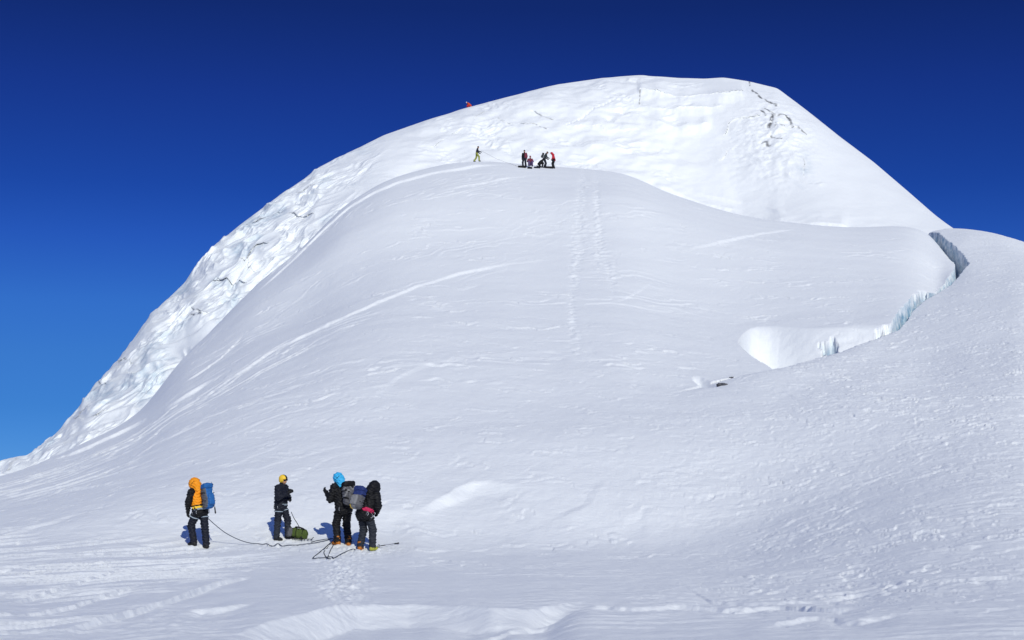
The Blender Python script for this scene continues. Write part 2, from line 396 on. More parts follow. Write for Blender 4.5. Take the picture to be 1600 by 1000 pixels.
scarp([(840, 818), (880, 801), (905, 788), (925, 772), (940, 758), (970, 732)], -0.055, 0.7, 4.0, 0.6, 60, 80)
scarp([(960, 812), (1000, 800), (1014, 786)], 0.04, 0.5, 2.0, 0.5, 30, 15)
scarp([(100, 982), (180, 962), (260, 938), (330, 912), (400, 898)], 0.085, 0.22, 2.5, 0.5, 40, 40)
scarp([(0, 945), (70, 925), (140, 905), (210, 882)], 0.060, 0.22, 2.0, 1.0)
scarp([(0, 965), (120, 942), (240, 905)], 0.060, 0.18, 2.0, 1.0)
scarp([(270, 955), (340, 950), (410, 940)], 0.085, 0.32, 2.5, 1.5)
scarp([(220, 874), (262, 868), (300, 866)], 0.051, 0.14, 2.0)
# lines on the dome
scarp([(270, 655), (330, 618), (380, 583), (430, 548), (500, 511), (560, 482), (640, 447), (720, 424), (800, 410), (900, 400)], 0.13, 0.35, 5.0, 0.6, 110, 190)
scarp([(70, 726), (140, 700), (200, 672), (260, 642), (320, 604), (360, 584)], 0.180, 0.45, 6.0, 0.35)
scarp([(285, 602), (315, 580), (345, 553), (385, 508)], 0.100, 0.30, 5.0, 0.3, 20, 20)
scarp([(395, 462), (432, 429), (470, 395), (508, 357), (546, 323), (584, 300), (622, 284), (680, 269), (745, 259), (800, 259)], 0.210, 0.55, 9.0, 0.25, 50, 60)
scarp([(670, 305), (720, 290), (790, 278), (850, 270)], 0.110, 0.45, 6.0, 0.8)
scarp([(945, 468), (975, 462), (1000, 446), (1030, 428)], 0.080, 0.40, 4.0, 0.8)
scarp([(560, 640), (640, 590), (720, 566), (820, 556), (900, 552)], 0.050, 0.75, 8.0, 0.6, 60, 40)
scarp([(1060, 397), (1130, 382), (1200, 366), (1260, 362)], 0.110, 0.60, 8.0, 0.6)
scarp([(190, 735), (240, 700), (300, 672), (350, 655)], 0.080, 0.40, 4.0, 0.8)
scarp([(0, 838), (80, 815), (150, 797)], 0.060, 0.35, 3.0, 0.8)
scarp([(0, 792), (70, 772), (150, 762), (215, 752)], 0.060, 0.35, 3.0, 0.8)
# trodden ground: the path up the middle of the dome and the trampled patch below the pair of climbers
def trod(cx, cy, wx_, wy_, amp, sc, seed):
    m = np.exp(-((P - cx) / wx_) ** 2 - ((PY0 - cy) / wy_) ** 2)
    k = m > 0.02
    H[k] += m[k] * amp * (np.abs(fbm(xs[k] / sc, ys[k] / (sc * 1.3), 2, seed)) - 0.25)
for cx, cy, a, b in ((912, 300, 8, 40), (932, 320, 5, 60), (905, 370, 14, 40), (935, 390, 12, 36), (958, 425, 6, 30), (897, 420, 8, 30), (892, 490, 5, 35), (900, 540, 6, 22), (990, 605, 8, 14)):
    trod(cx, cy, a, b, 0.2, 0.9, 71)
trod(535, 905, 40, 45, 0.16, 0.24, 73); trod(565, 862, 60, 10, 0.16, 0.24, 74); trod(445, 850, 45, 9, 0.13, 0.24, 75); trod(310, 858, 34, 8, 0.12, 0.24, 76); trod(400, 858, 60, 6, 0.05, 0.24, 78); trod(255, 965, 70, 20, 0.05, 0.25, 77)
def track(pts, w, A, seed):
    pts = np.array(pts, float)[::-1]                  # photo row -> column, a line of steps kicked into the slope
    px = np.interp(PY0, pts[::-1, 1], pts[::-1, 0]); on = (PY0 > pts[:, 1].min()) & (PY0 < pts[:, 1].max()) & (wR < 0.5)
    e = (P - px + 2.5 * noise(ys / 2.0, xs * 0 + seed, seed)) / w
    stepz = 0.55 + 0.75 * np.sin(2 * PI * (ys / 1.15 + 0.6 * noise(ys / 3, xs, seed + 1)))
    H[on] += (A * (-np.exp(-e[on] ** 2) * stepz[on]) * (0.6 + 0.9 * noise(ys[on] / 6, xs[on] / 6, seed + 2)))
track([(906, 275), (903, 330), (908, 390), (898, 430), (893, 490), (898, 556)], 6.0, 0.055, 201)
track([(930, 280), (934, 330), (940, 380), (955, 440)], 5.0, 0.055, 211)
# the hollow on the dome's left flank and the swell beside it
def bump_at(px, py, sxm, sym, a):
    c = np.searchsorted(cols, px); j = np.argmax((PY0[:, c] <= py) & (rows > 12))
    H[:] = H + a * np.exp(-((X - X[j, c]) / sxm) ** 2 - ((Y - Y[j, c]) / sym) ** 2)
bump_at(470, 480, 6.5, 15, -0.9); bump_at(360, 560, 5, 12, 0.35); bump_at(620, 560, 10, 14, 0.35); bump_at(930, 690, 5, 5, 0.25)
bump_at(1240, 430, 9, 14, 0.5); bump_at(1130, 480, 8, 12, -0.5)
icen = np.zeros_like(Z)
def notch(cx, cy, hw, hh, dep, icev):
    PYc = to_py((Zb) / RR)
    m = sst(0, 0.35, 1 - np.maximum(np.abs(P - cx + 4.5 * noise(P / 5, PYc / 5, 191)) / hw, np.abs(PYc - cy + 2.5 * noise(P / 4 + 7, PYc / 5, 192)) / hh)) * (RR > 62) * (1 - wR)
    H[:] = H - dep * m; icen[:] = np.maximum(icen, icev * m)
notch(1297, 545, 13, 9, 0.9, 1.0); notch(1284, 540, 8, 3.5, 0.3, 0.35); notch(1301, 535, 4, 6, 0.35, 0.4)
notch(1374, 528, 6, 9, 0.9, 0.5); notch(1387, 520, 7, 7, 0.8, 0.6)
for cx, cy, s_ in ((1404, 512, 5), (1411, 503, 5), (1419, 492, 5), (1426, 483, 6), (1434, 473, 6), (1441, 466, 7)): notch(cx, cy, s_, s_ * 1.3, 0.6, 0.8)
H *= (1 - 0.85 * trench)
Z = Zb + H
Zw = Z + CAMZ
ice_and_shade = np.clip(trench, 0, 1) * (1.1 + 2.6 * (1 - sst(110, 118, RR)))  # blue painted on the crevasse walls and lips to give the gap's shade
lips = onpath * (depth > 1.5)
ice_and_shade = np.maximum(ice_and_shade, lips * 0.62 * sst(-2.6, -0.9, P - LX) * (P < LX + 1) * (1 - sst(112, 119, RR)) * sst(78, 83, RR))
ice_and_shade = np.maximum(ice_and_shade, lips * 0.85 * (P > RX - 1) * (1 - sst(0.9, 2.2, P - RX)) * sst(108, 114, RR))
# bank stays pure snow; ice blue in the notch, painted shade on the crevasse walls
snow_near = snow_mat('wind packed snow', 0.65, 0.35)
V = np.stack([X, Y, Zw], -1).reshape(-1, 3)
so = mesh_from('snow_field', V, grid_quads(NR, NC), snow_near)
prop(so, 'broad white snow slope with wind ripples and a crevasse on its right', 'snow slope', kind='structure')
attr(so, 'ice_and_shade', np.maximum(ice_and_shade, icen)); attr(so, 'rock_and_shade', np.zeros(NR * NC))

PYs = to_py(Z / RR)
def ground(px, py):
    """the point of the snow field that photo pixel (px, py) shows (its crest if the pixel lies above it)"""
    c = int(np.argmin(np.abs(cols - px)))
    ok = np.where((PYs[:, c] <= py) & (rows > 10))[0]
    j = ok[0] if len(ok) else int(np.argmin(np.where(rows > 10, PYs[:, c], 1e9)))
    return Vector((float(X[j, c]), float(Y[j, c]), float(Zw[j, c])))
def ground_z(x, y):
    """height of the snow at a place near the camera axis"""
    j = int(np.argmin(np.abs(rows - y)))
    c = int(np.argmin(np.abs(X[j] - x)))
    return float(Zw[j, c])

# ------------------------------------------------------------------ the summit
MX = np.array([-700, -400, -200, -90, 0, 12, 40, 58, 75, 97, 120, 133, 160, 178, 200, 213, 235, 262, 290, 303, 320, 345, 375, 402, 430, 455, 480, 495, 520, 560, 600, 660, 735, 800, 870, 940, 1000, 1060, 1100, 1130, 1170, 1215, 1260, 1310, 1365, 1420, 1460, 1490, 1560, 1700, 2000, 2300])
MY = np.array([900, 850, 790, 752, 722, 717, 712, 702, 688, 668, 640, 622, 590, 570, 542, 523, 493, 467, 440, 418, 398, 376, 351, 331, 310, 293, 276, 263, 250, 231, 211, 190, 167, 150, 132, 122, 117.5, 122, 123, 121, 127, 138, 172, 212, 253, 300, 335, 358, 400, 480, 650, 800])
mkeys = [-700, -200, 0, 200, 400, 600, 800, 1000, 1200, 1300, 1400, 1490, 1600, 1800, 2300]
mrc = [130, 148, 160, 178, 194, 206, 213, 217, 211, 203, 190, 175, 162, 150, 140]
bkeys = [-700, -200, 0, 120, 200, 260, 320, 400, 470, 546, 622, 745, 957, 1064, 1213, 1407, 1490, 1600, 1800, 2300]
brb = [110, 118, 128, 138, 146, 150, 154, 160, 165, 170, 174, 176, 174, 170, 165, 160, 158, 146, 135, 128]
bpy_ = [960, 860, 800, 745, 690, 640, 570, 500, 430, 360, 312, 290, 300, 345, 380, 390, 392, 450, 560, 860]
mcols = np.concatenate([np.linspace(-700, -30, 80, endpoint=False), np.linspace(-30, 1560, 1330), np.linspace(1560, 2300, 81)[1:]])
mcr = pchip(mkeys, mrc, mcols); myc = np.interp(mcols, MX, MY); myc = gauss(myc, 3, 0)
mbr = pchip(bkeys, brb, mcols); mby = pchip(bkeys, bpy_, mcols)
NT = 330
t1 = np.linspace(0, 1, NT)
tt = np.concatenate([t1, 1 + np.linspace(0, 1, 31)[1:] ** 1.5])
NRm, NCm = len(tt), len(mcols)
t_ = np.minimum(tt, 1)[:, None]; b_ = np.maximum(tt - 1, 0)[:, None]
# shape of the face: apron, steep wall, rounded top (differs along the ridge)
def sprof(t):                                       # dome-like flank
    return 1 - (1 - t) ** 1.55
def swall(t):
    return pchip([0, 0.22, 0.45, 0.8, 1.0], [0, 0.10, 0.42, 0.90, 1.0], t)
wl_ = (sst(560, 720, mcols) * (1 - sst(1130, 1330, mcols)))[None, :]
s_ = sprof(t_) * (1 - wl_) + swall(t_) * wl_
MR = mbr + (mcr - mbr) * t_ + b_ * 26.0
Tm = T_of(mby) + (T_of(myc) - T_of(mby)) * s_
Tm = Tm - b_ ** 2 * 0.16 - b_ * 0.004
MP = np.broadcast_to(mcols[None, :], (NRm, NCm))
MPY = to_py(Tm)
mX = MR * hdir(MP, MPY)[0]; mY = MR.copy(); mZ = MR * Tm + CAMZ
u, v = mX.astype(np.float32), (mZ * 1.25).astype(np.float32)
edge = (1 - 0.8 * sst(0.93, 1.0, np.broadcast_to(tt[:, None], MP.shape))) * np.where(tt[:, None] > 1, 0.2, 1)
flank = (1 - sst(430, 640, MP + 25 * noise(u / 9, v / 9, 3)))
# slanting ice ribs on the flank
fu = (u * 0.62 - v * 0.78); fv = (u * 0.78 + v * 0.62)     # fv runs up the ridge, fu across it
wa = fbm(fu / 5, fv / 7, 2, 5) * 1.3
h = 0.75 * (ridged(fu / 6.0 + wa * 0.5, fv / 10.0 + wa, 2, 81) - 0.9) * flank
h += 0.50 * (ridged(fu / 1.9 + wa, fv / 6.5 + wa, 3, 84) - 0.9) * flank * sst(-0.35, 0.25, fbm(u / 9, v / 9, 2, 6))
h += 0.20 * (ridged(fu / 0.6 + wa, fv / 2.2, 2, 88) - 0.9) * flank * sst(-0.1, 0.3, fbm(u / 5, v / 5, 2, 8))
wall = sst(560, 700, MP) * (1 - sst(1020, 1140, MP))
h += wall * (0.55 * fbm(u / 5.5 + 2, v / 4.0, 3, 91) + 0.28 * (ridged(u / 2.4 + wa * .6, v / 1.8, 2, 95) - 1) * sst(0.0, 0.4, fbm(u / 6, v / 5, 2, 97)))
rb = np.exp(-((MP - 1200) / 62) ** 2 - ((MPY - 225) / 62) ** 2)
h += rb * (0.9 + 0.5 * fbm(u / 3.2, v / 3.2, 3, 101) + 0.20 * (ridged(u / 1.6, v / 1.3, 2, 104) - 1))
h += 0.35 * noise(u / 14, v / 11, 107) * (1 - flank) + 0.12 * noise(u / 4, v / 3, 108)
apron = (1 - sst(0.1, 0.45, np.broadcast_to(tt[:, None], MP.shape))) * (1 - flank)
h += apron * 0.10 * fbm(u / 3, mY.astype(np.float32) / 2.0, 2, 110)
mice = 0.34 * flank * sst(0.0, 0.45, fbm(u / 6 + 4, v / 6, 3, 111)) + 0.07 * flank
mrock_shade = np.zeros_like(h); hl_ = np.zeros_like(h)  # grey mask: summit rock, and shade painted along the cracks
# overhanging lips and cracks: photo polylines on the face
def seg_dist(px, py, pts):
    d = np.full(px.shape, 1e9); sg = np.zeros(px.shape)
    for (x0, y0), (x1, y1) in zip(pts[:-1], pts[1:]):
        dx, dy = x1 - x0, y1 - y0; L = dx * dx + dy * dy
        t = np.clip(((px - x0) * dx + (py - y0) * dy) / L, 0, 1)
        ex, ey = px - x0 - t * dx, py - y0 - t * dy
        e = np.hypot(ex, ey); k = e < d
        d = np.where(k, e, d)
    return d
def lip(pts, out, reach, back, rock_and_shade=0.0, wid=1.3, jit=2.2):
    pts = [(float(a), float(b)) for a, b in pts]
    x0 = min(p[0] for p in pts) - 30; x1 = max(p[0] for p in pts) + 30
    y0 = min(p[1] for p in pts) - 40; y1 = max(p[1] for p in pts) + 40
    k = np.where((MP > x0) & (MP < x1) & (MPY > y0) & (MPY < y1) & (tt[:, None] <= 1))
    px, py = MP[k], MPY[k]
    jx = jit * noise(px / 9, py / 9, 131); jy = jit * (noise(px / 9 + 9, py / 9, 132) + 0.3 * noise(px / 3, py / 3, 134))
    px2, py2 = px + jx, py + jy
    am = np.clip(0.75 + 1.3 * noise(px / 13, py / 13, 135), 0.05, 1.4) * (0.36 if x1 < 540 else 0.26 if x1 < 950 else 0.42)
    d = seg_dist(px2, py2, pts)
    xp = np.array([p[0] for p in pts]); yp = np.array([p[1] for p in pts]); o = np.argsort(xp)
    if xp.max() - xp.min() > 3:
        above = py2 < np.interp(px2, xp[o], yp[o])
    else:
        above = px2 < xp.mean()
    hl_[k] += am * np.where(above, out * np.clip(1 - d / reach, 0, 1), -back * np.clip(1 - d / reach, 0, 1))
    if rock_and_shade: mrock_shade[k] = np.maximum(mrock_shade[k], (0.5 if x1 < 540 else 0.6 if x1 < 950 else 1.0) * rock_and_shade * np.clip(1.6 - d / wid, 0, 1) * sst(-0.35, 0.1, noise(px / 5, py / 5, 133)))
def step(pts, A, face, reach, lipA=0.12, f=18):
    xp = np.array([p[0] for p in pts], float); yp = np.array([p[1] for p in pts], float)
    k = np.where((MP > xp[0]) & (MP < xp[-1]) & (MPY > yp.min() - 60) & (MPY < yp.max() + 40) & (tt[:, None] <= 1))
    px, py = MP[k], MPY[k]
    e = py - pchip(xp, yp, px) + 2.0 * noise(px / 21, py / 21, 136) + 1.0 * noise(px / 6, py / 6, 137)
    am = sst(0, f, px - xp[0]) * sst(0, f, xp[-1] - px) * (0.8 + 0.7 * noise(px / 26, py / 40, 138))
    h[k] += A * am * np.where(e < 0, np.exp(e / reach), np.clip(1 - e / face, 0, 1) ** 1.5)
    hl_[k] += lipA * am * np.where(e < 0, np.clip(1 + e / 5, 0, 1), -np.clip(1 - e / 4, 0, 1))
step([(994, 143), (1012, 145), (1040, 152), (1062, 155), (1092, 152), (1130, 150), (1165, 146)], 0.75, 13, 12, 0.15, 8)
step([(998, 165), (1020, 173), (1046, 175), (1090, 174), (1135, 166)], 0.60, 11, 12, 0.12)
step([(1002, 188), (1040, 198), (1080, 203), (1115, 192)], 0.75, 13, 14, 0.0)
step([(890, 197), (930, 197), (952, 205), (975, 204), (1010, 205)], 0.35, 6, 18, 0.10)
step([(905, 231), (940, 229), (975, 233), (1012, 229)], 0.45, 8, 18, 0.0)
step([(1018, 288), (1060, 303), (1110, 322), (1160, 332)], 0.40, 7, 14, 0.0)
step([(1080, 300), (1130, 312), (1180, 322), (1230, 338)], 0.25, 6, 14, 0.0)
step([(1140, 334), (1190, 341), (1250, 350), (1330, 353)], 0.40, 7, 14, 0.0)
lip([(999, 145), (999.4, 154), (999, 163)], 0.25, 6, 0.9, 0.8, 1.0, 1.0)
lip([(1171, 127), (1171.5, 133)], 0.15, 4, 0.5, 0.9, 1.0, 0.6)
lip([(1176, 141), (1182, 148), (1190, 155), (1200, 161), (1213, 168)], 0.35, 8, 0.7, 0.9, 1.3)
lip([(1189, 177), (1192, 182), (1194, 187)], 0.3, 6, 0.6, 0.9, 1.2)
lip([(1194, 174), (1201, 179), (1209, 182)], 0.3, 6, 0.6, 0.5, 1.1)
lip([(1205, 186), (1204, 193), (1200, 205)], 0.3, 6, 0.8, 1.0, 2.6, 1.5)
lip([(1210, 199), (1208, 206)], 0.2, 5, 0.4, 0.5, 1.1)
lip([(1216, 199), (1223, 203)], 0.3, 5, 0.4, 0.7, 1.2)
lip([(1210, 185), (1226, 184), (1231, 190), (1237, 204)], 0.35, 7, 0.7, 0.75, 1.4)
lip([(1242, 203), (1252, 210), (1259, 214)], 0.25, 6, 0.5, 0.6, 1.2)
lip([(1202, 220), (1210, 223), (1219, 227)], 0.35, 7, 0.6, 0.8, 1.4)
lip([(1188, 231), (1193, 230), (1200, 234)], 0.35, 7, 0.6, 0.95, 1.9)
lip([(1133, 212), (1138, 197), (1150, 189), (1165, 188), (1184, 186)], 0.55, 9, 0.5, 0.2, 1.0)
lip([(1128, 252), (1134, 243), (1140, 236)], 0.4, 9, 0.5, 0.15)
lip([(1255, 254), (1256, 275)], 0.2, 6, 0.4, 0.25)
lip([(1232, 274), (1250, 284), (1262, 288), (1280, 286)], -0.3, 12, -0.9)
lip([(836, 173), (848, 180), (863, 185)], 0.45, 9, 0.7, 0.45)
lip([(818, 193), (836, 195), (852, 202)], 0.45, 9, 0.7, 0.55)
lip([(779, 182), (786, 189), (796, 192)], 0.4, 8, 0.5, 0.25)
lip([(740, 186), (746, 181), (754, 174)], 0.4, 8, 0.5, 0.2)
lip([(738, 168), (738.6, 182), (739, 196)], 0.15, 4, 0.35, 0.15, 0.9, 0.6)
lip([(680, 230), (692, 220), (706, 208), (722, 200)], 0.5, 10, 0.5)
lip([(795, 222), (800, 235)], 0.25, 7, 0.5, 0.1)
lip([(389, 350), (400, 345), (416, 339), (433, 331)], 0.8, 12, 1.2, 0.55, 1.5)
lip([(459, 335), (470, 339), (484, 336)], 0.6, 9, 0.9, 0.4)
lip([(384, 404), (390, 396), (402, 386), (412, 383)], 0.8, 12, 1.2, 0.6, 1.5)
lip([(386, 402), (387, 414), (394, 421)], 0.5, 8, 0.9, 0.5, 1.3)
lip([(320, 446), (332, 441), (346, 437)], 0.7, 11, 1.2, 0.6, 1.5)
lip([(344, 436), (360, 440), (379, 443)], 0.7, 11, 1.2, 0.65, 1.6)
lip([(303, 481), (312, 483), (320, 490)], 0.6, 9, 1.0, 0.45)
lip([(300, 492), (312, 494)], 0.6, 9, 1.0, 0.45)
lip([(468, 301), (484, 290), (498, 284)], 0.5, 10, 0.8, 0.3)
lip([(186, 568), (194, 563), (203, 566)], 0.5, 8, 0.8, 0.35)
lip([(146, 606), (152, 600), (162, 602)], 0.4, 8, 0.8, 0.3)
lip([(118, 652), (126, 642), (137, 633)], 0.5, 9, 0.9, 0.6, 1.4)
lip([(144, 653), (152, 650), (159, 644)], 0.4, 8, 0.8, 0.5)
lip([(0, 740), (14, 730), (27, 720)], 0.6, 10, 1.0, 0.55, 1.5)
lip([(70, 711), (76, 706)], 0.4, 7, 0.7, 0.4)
icy = np.exp(-((MP - 1258) / 14) ** 2 - ((MPY - 268) / 20) ** 2)
mice = np.maximum(mice, 0.28 * icy * sst(-0.3, 0.3, noise(u / 1.5, v / 2.5, 140)))
# a line of footprints that climbs to the right across the wall
for i in range(26):
    f = i / 25.0
    cx = np.interp(f, [0, .3, .6, 1], [886, 908, 928, 962]); cy = np.interp(f, [0, .3, .6, 1], [195, 185, 170, 154])
    d2 = ((MP - cx - 1.2 * math.sin(i * 2.4)) / 1.5) ** 2 + ((MPY - cy) / 1.3) ** 2
    h -= 0.14 * np.exp(-d2)
h *= edge
hl_ *= edge
nrm = np.array([0.10, -0.74, 0.66])
mX += nrm[0] * h; mY += nrm[1] * h - 0.95 * hl_; mZ += nrm[2] * h - 0.30 * hl_
snow_far = snow_mat('summit snow and ice', 0.12, 0.45)
mo = mesh_from('summit', np.stack([mX, mY, mZ], -1).reshape(-1, 3), grid_quads(NRm, NCm), snow_far)
prop(mo, 'rounded snow summit with an icy broken left flank under the sky', 'mountain', kind='structure')
attr(mo, 'ice_and_shade', np.clip(mice, 0, 1)); attr(mo, 'rock_and_shade', np.clip(mrock_shade, 0, 1))
jc = NT - 1
def ridge_point(px, back=0.0):
    c = int(np.argmin(np.abs(mcols - px))); j = min(NRm - 1, jc + int(back))
    return Vector((float(mX[j, c]), float(mY[j, c]), float(mZ[j, c])))

# ------------------------------------------------------------------ snowfields far below, all round
n_ = 90
ga = np.linspace(0, 2 * PI, 181); gr = np.geomspace(230, 42000, n_)
gR, gA = np.meshgrid(gr, ga, indexing='ij')
gx, gy = gR * np.sin(gA), gR * np.cos(gA)
gz = -170 - 330 * sst(230, 5000, gR) + 260 * (ridged(gx / 5200, gy / 5200, 3, 151) - 1.2) * sst(600, 5000, gR)
hm = snow_mat('distant snowfields', 0.1, 0.1)
hl = mesh_from('hills', np.stack([gx, gy, gz], -1).reshape(-1, 3), grid_quads(n_, 181), hm)
prop(hl, 'snowfields and low hills far below the mountain', 'hills', kind='structure')
# ------------------------------------------------------------------ bodies as one smooth skin round bones
def _np(p): return np.array(p, np.float32)
def sd_cone(P, a, b, ra, rb):
    a, b = _np(a), _np(b); ba = b - a; L = float(ba @ ba) + 1e-9
    t = np.clip((P - a) @ ba / L, 0, 1)
    return np.linalg.norm(P - (a + t[..., None] * ba), axis=-1) - (ra + (rb - ra) * t)
def sd_ell(P, c, r, R=None):
    q = P - _np(c)
    if R is not None: q = q @ np.asarray(R, np.float32)
    r = _np(r); k0 = np.linalg.norm(q / r, axis=-1); k1 = np.linalg.norm(q / (r * r), axis=-1) + 1e-6
    return k0 * (k0 - 1) / k1
def sd_box(P, c, h, r, R=None):
    q = P - _np(c)
    if R is not None: q = q @ np.asarray(R, np.float32)
    q = np.abs(q) - (_np(h) - r)
    return np.linalg.norm(np.maximum(q, 0), axis=-1) + np.minimum(q.max(-1), 0) - r
def prim_sd(P, p):
    k = p[0]
    if k == 'cone': return sd_cone(P, *p[1:])
    if k == 'ell': return sd_ell(P, *p[1:])
    if k == 'box': return sd_box(P, *p[1:])
def prim_box(p):
    if p[0] == 'cone':
        a, b = np.array(p[1]), np.array(p[2]); r = max(p[3], p[4]); return np.minimum(a, b) - r, np.maximum(a, b) + r
    c = np.array(p[1]); r = np.max(p[2]) * (1.75 if p[0] == 'box' else 1.0); return c - r, c + r
def skin(prims, vox=0.012, k=0.03, cut=(), wrinkle=0.0, seed=0, clip=None):
    """smooth union of tapered bones -> closed quad mesh (surface nets)"""
    lo = np.min([prim_box(p)[0] for p in prims], 0) - 3 * vox; hi = np.max([prim_box(p)[1] for p in prims], 0) + 3 * vox
    n = np.ceil((hi - lo) / vox).astype(int) + 1
    ax = [lo[i] + vox * np.arange(n[i]) for i in range(3)]
    P = np.stack(np.meshgrid(*ax, indexing='ij'), -1).astype(np.float32)
    D = None
    for p in prims:
        d = prim_sd(P, p)
        if D is None: D = d
        else:
            hh = np.clip(0.5 + 0.5 * (D - d) / k, 0, 1); D = D + (d - D) * hh - k * hh * (1 - hh)
    if wrinkle:
        x, y, z = P[..., 0], P[..., 1], P[..., 2]
        f = 6.28 / 0.105
        D = D + wrinkle * (np.sin(f * (z + 0.35 * x) + 2.2 * np.sin(9 * x + 11 * y + seed)) * np.sin(f * .6 * (x - y) + 1.7 * np.sin(13 * z + seed)) + 0.6 * np.sin(f * 1.7 * (z - .4 * y) + 2 * np.sin(17 * x + seed)))
    for c in cut: D = np.maximum(D, -prim_sd(P, c))
    if clip is not None: D = np.maximum(D, clip(P))
    s = D < 0
    cs = np.zeros(tuple(n - 1), np.int8)
    for i in (0, 1):
        for j in (0, 1):
            for l in (0, 1): cs += s[i:n[0] - 1 + i, j:n[1] - 1 + j, l:n[2] - 1 + l]
    act = (cs > 0) & (cs < 8)
    idx = np.full(act.shape, -1, np.int64); idx[act] = np.arange(act.sum())
    C = np.argwhere(act)
    acc = np.zeros((len(C), 3)); cnt = np.zeros(len(C))
    corner = [(i, j, l) for i in (0, 1) for j in (0, 1) for l in (0, 1)]
    for a in corner:
        for b in corner:
            if sum(abs(a[q] - b[q]) for q in range(3)) == 1 and a < b:
                da = D[C[:, 0] + a[0], C[:, 1] + a[1], C[:, 2] + a[2]]; db = D[C[:, 0] + b[0], C[:, 1] + b[1], C[:, 2] + b[2]]
                m = (da < 0) != (db < 0)
                t = np.where(m, da / np.where(m, da - db, 1), 0)
                acc += np.where(m[:, None], np.array(a) + t[:, None] * (np.array(b) - np.array(a)), 0); cnt += m
    V = lo + vox * (C + acc / cnt[:, None])
    Q = []
    for axi in range(3):
        o = [q for q in range(3) if q != axi]
        sl0 = [slice(None)] * 3; sl1 = [slice(None)] * 3
        sl0[axi] = slice(0, n[axi] - 1); sl1[axi] = slice(1, n[axi])
        a, b = s[tuple(sl0)], s[tuple(sl1)]
        E = np.argwhere(a != b)
        E = E[(E[:, o[0]] > 0) & (E[:, o[1]] > 0) & (E[:, o[0]] < n[o[0]] - 1) & (E[:, o[1]] < n[o[1]] - 1)]
        def cell(d0, d1):
            c = E.copy(); c[:, o[0]] -= d0; c[:, o[1]] -= d1
            return idx[c[:, 0], c[:, 1], c[:, 2]]
        q = np.stack([cell(1, 1), cell(0, 1), cell(0, 0), cell(1, 0)], -1)
        ins = a[E[:, 0], E[:, 1], E[:, 2]]
        flip = ~ins if axi != 1 else ins
        q[flip] = q[flip][:, ::-1]
        Q.append(q)
    Q = np.concatenate(Q); Q = Q[(Q >= 0).all(1)]
    return V, Q
def rx(a): c, s = math.cos(a), math.sin(a); return np.array([[1, 0, 0], [0, c, -s], [0, s, c]])
def ry(a): c, s = math.cos(a), math.sin(a); return np.array([[c, 0, s], [0, 1, 0], [-s, 0, c]])
def rz(a): c, s = math.cos(a), math.sin(a); return np.array([[c, -s, 0], [s, c, 0], [0, 0, 1]])
def unit(v): v = np.asarray(v, float); return v / (np.linalg.norm(v) + 1e-9)
def tube(pts, r, n=6, sub=6, closed=False):
    """a round cord through the points -> (V, Q)"""
    pts = np.array(pts, float)
    if sub > 1 and len(pts) > 2:
        q = np.vstack([2 * pts[0] - pts[1], pts, 2 * pts[-1] - pts[-2]]); out = []
        for i in range(1, len(q) - 2):
            for t in np.arange(sub) / sub:
                p0, p1, p2, p3 = q[i - 1:i + 3]
                out.append(0.5 * (2 * p1 + (p2 - p0) * t + (2 * p0 - 5 * p1 + 4 * p2 - p3) * t * t + (3 * p1 - p0 - 3 * p2 + p3) * t ** 3))
        out.append(q[-2]); pts = np.array(out)
    rr = np.full(len(pts), r) if np.isscalar(r) else np.interp(np.linspace(0, 1, len(pts)), np.linspace(0, 1, len(r)), r)
    T = np.gradient(pts, axis=0); V = []; up = np.array([0.13, 0.2, 0.97])
    for p, t, ri in zip(pts, T, rr):
        t = unit(t); a = unit(np.cross(t, up if abs(t @ up) < 0.95 else [1, 0, 0])); b = np.cross(t, a)
        for j in range(n):
            th = 2 * PI * j / n; V.append(p + ri * (math.cos(th) * a + math.sin(th) * b))
    m = len(pts); Q = []
    for i in range(m - 1):
        for j in range(n): Q.append((i * n + j, i * n + (j + 1) % n, (i + 1) * n + (j + 1) % n, (i + 1) * n + j))
    Q.append(tuple(range(n))[::-1]); Q.append(tuple((m - 1) * n + j for j in range(n)))
    return np.array(V), Q
def join(parts):
    V = []; Q = []; o = 0
    for v, q in parts:
        V.append(np.asarray(v)); Q += [tuple(int(i) + o for i in f) for f in q]; o += len(v)
    return np.concatenate(V), Q

M_ = {}
def mat(name, c, rough=0.75, var=0.18, scale=30, bump=0.3, metal=0.0):
    if name not in M_: M_[name] = cloth(name, c, rough, var, scale, bump, metal)
    return M_[name]
SKIN = lambda: mat('weathered skin', (0.36, 0.19, 0.12), 0.55, 0.12, 40, 0.1)
BLACK = lambda: mat('black shell fabric', (0.007, 0.007, 0.009), 0.62)
NAVY = lambda: mat('dark navy fabric', (0.010, 0.012, 0.022), 0.65)
SLATE = lambda: mat('slate grey fabric', (0.022, 0.026, 0.036), 0.7)
ORANGE = lambda: mat('orange fabric', (0.85, 0.30, 0.012), 0.6)
YELLOW = lambda: mat('yellow fabric', (0.85, 0.55, 0.05), 0.6)
SKYBLUE = lambda: mat('sky blue fabric', (0.05, 0.42, 0.75), 0.6)
BLUE = lambda: mat('bright blue pack fabric', (0.02, 0.115, 0.34), 0.6, 0.35)
GREYP = lambda: mat('grey pack fabric', (0.095, 0.095, 0.105), 0.7, 0.5, 14)
PALE = lambda: mat('pale grey fabric', (0.20, 0.20, 0.21), 0.7)
PINK = lambda: mat('crimson pink fabric', (0.46, 0.02, 0.085), 0.6)
RED = lambda: mat('red fabric', (0.46, 0.02, 0.035), 0.6)
MAROON = lambda: mat('dull maroon fabric', (0.16, 0.03, 0.05), 0.7)
PURPLE = lambda: mat('dull purple fabric', (0.10, 0.07, 0.16), 0.7)
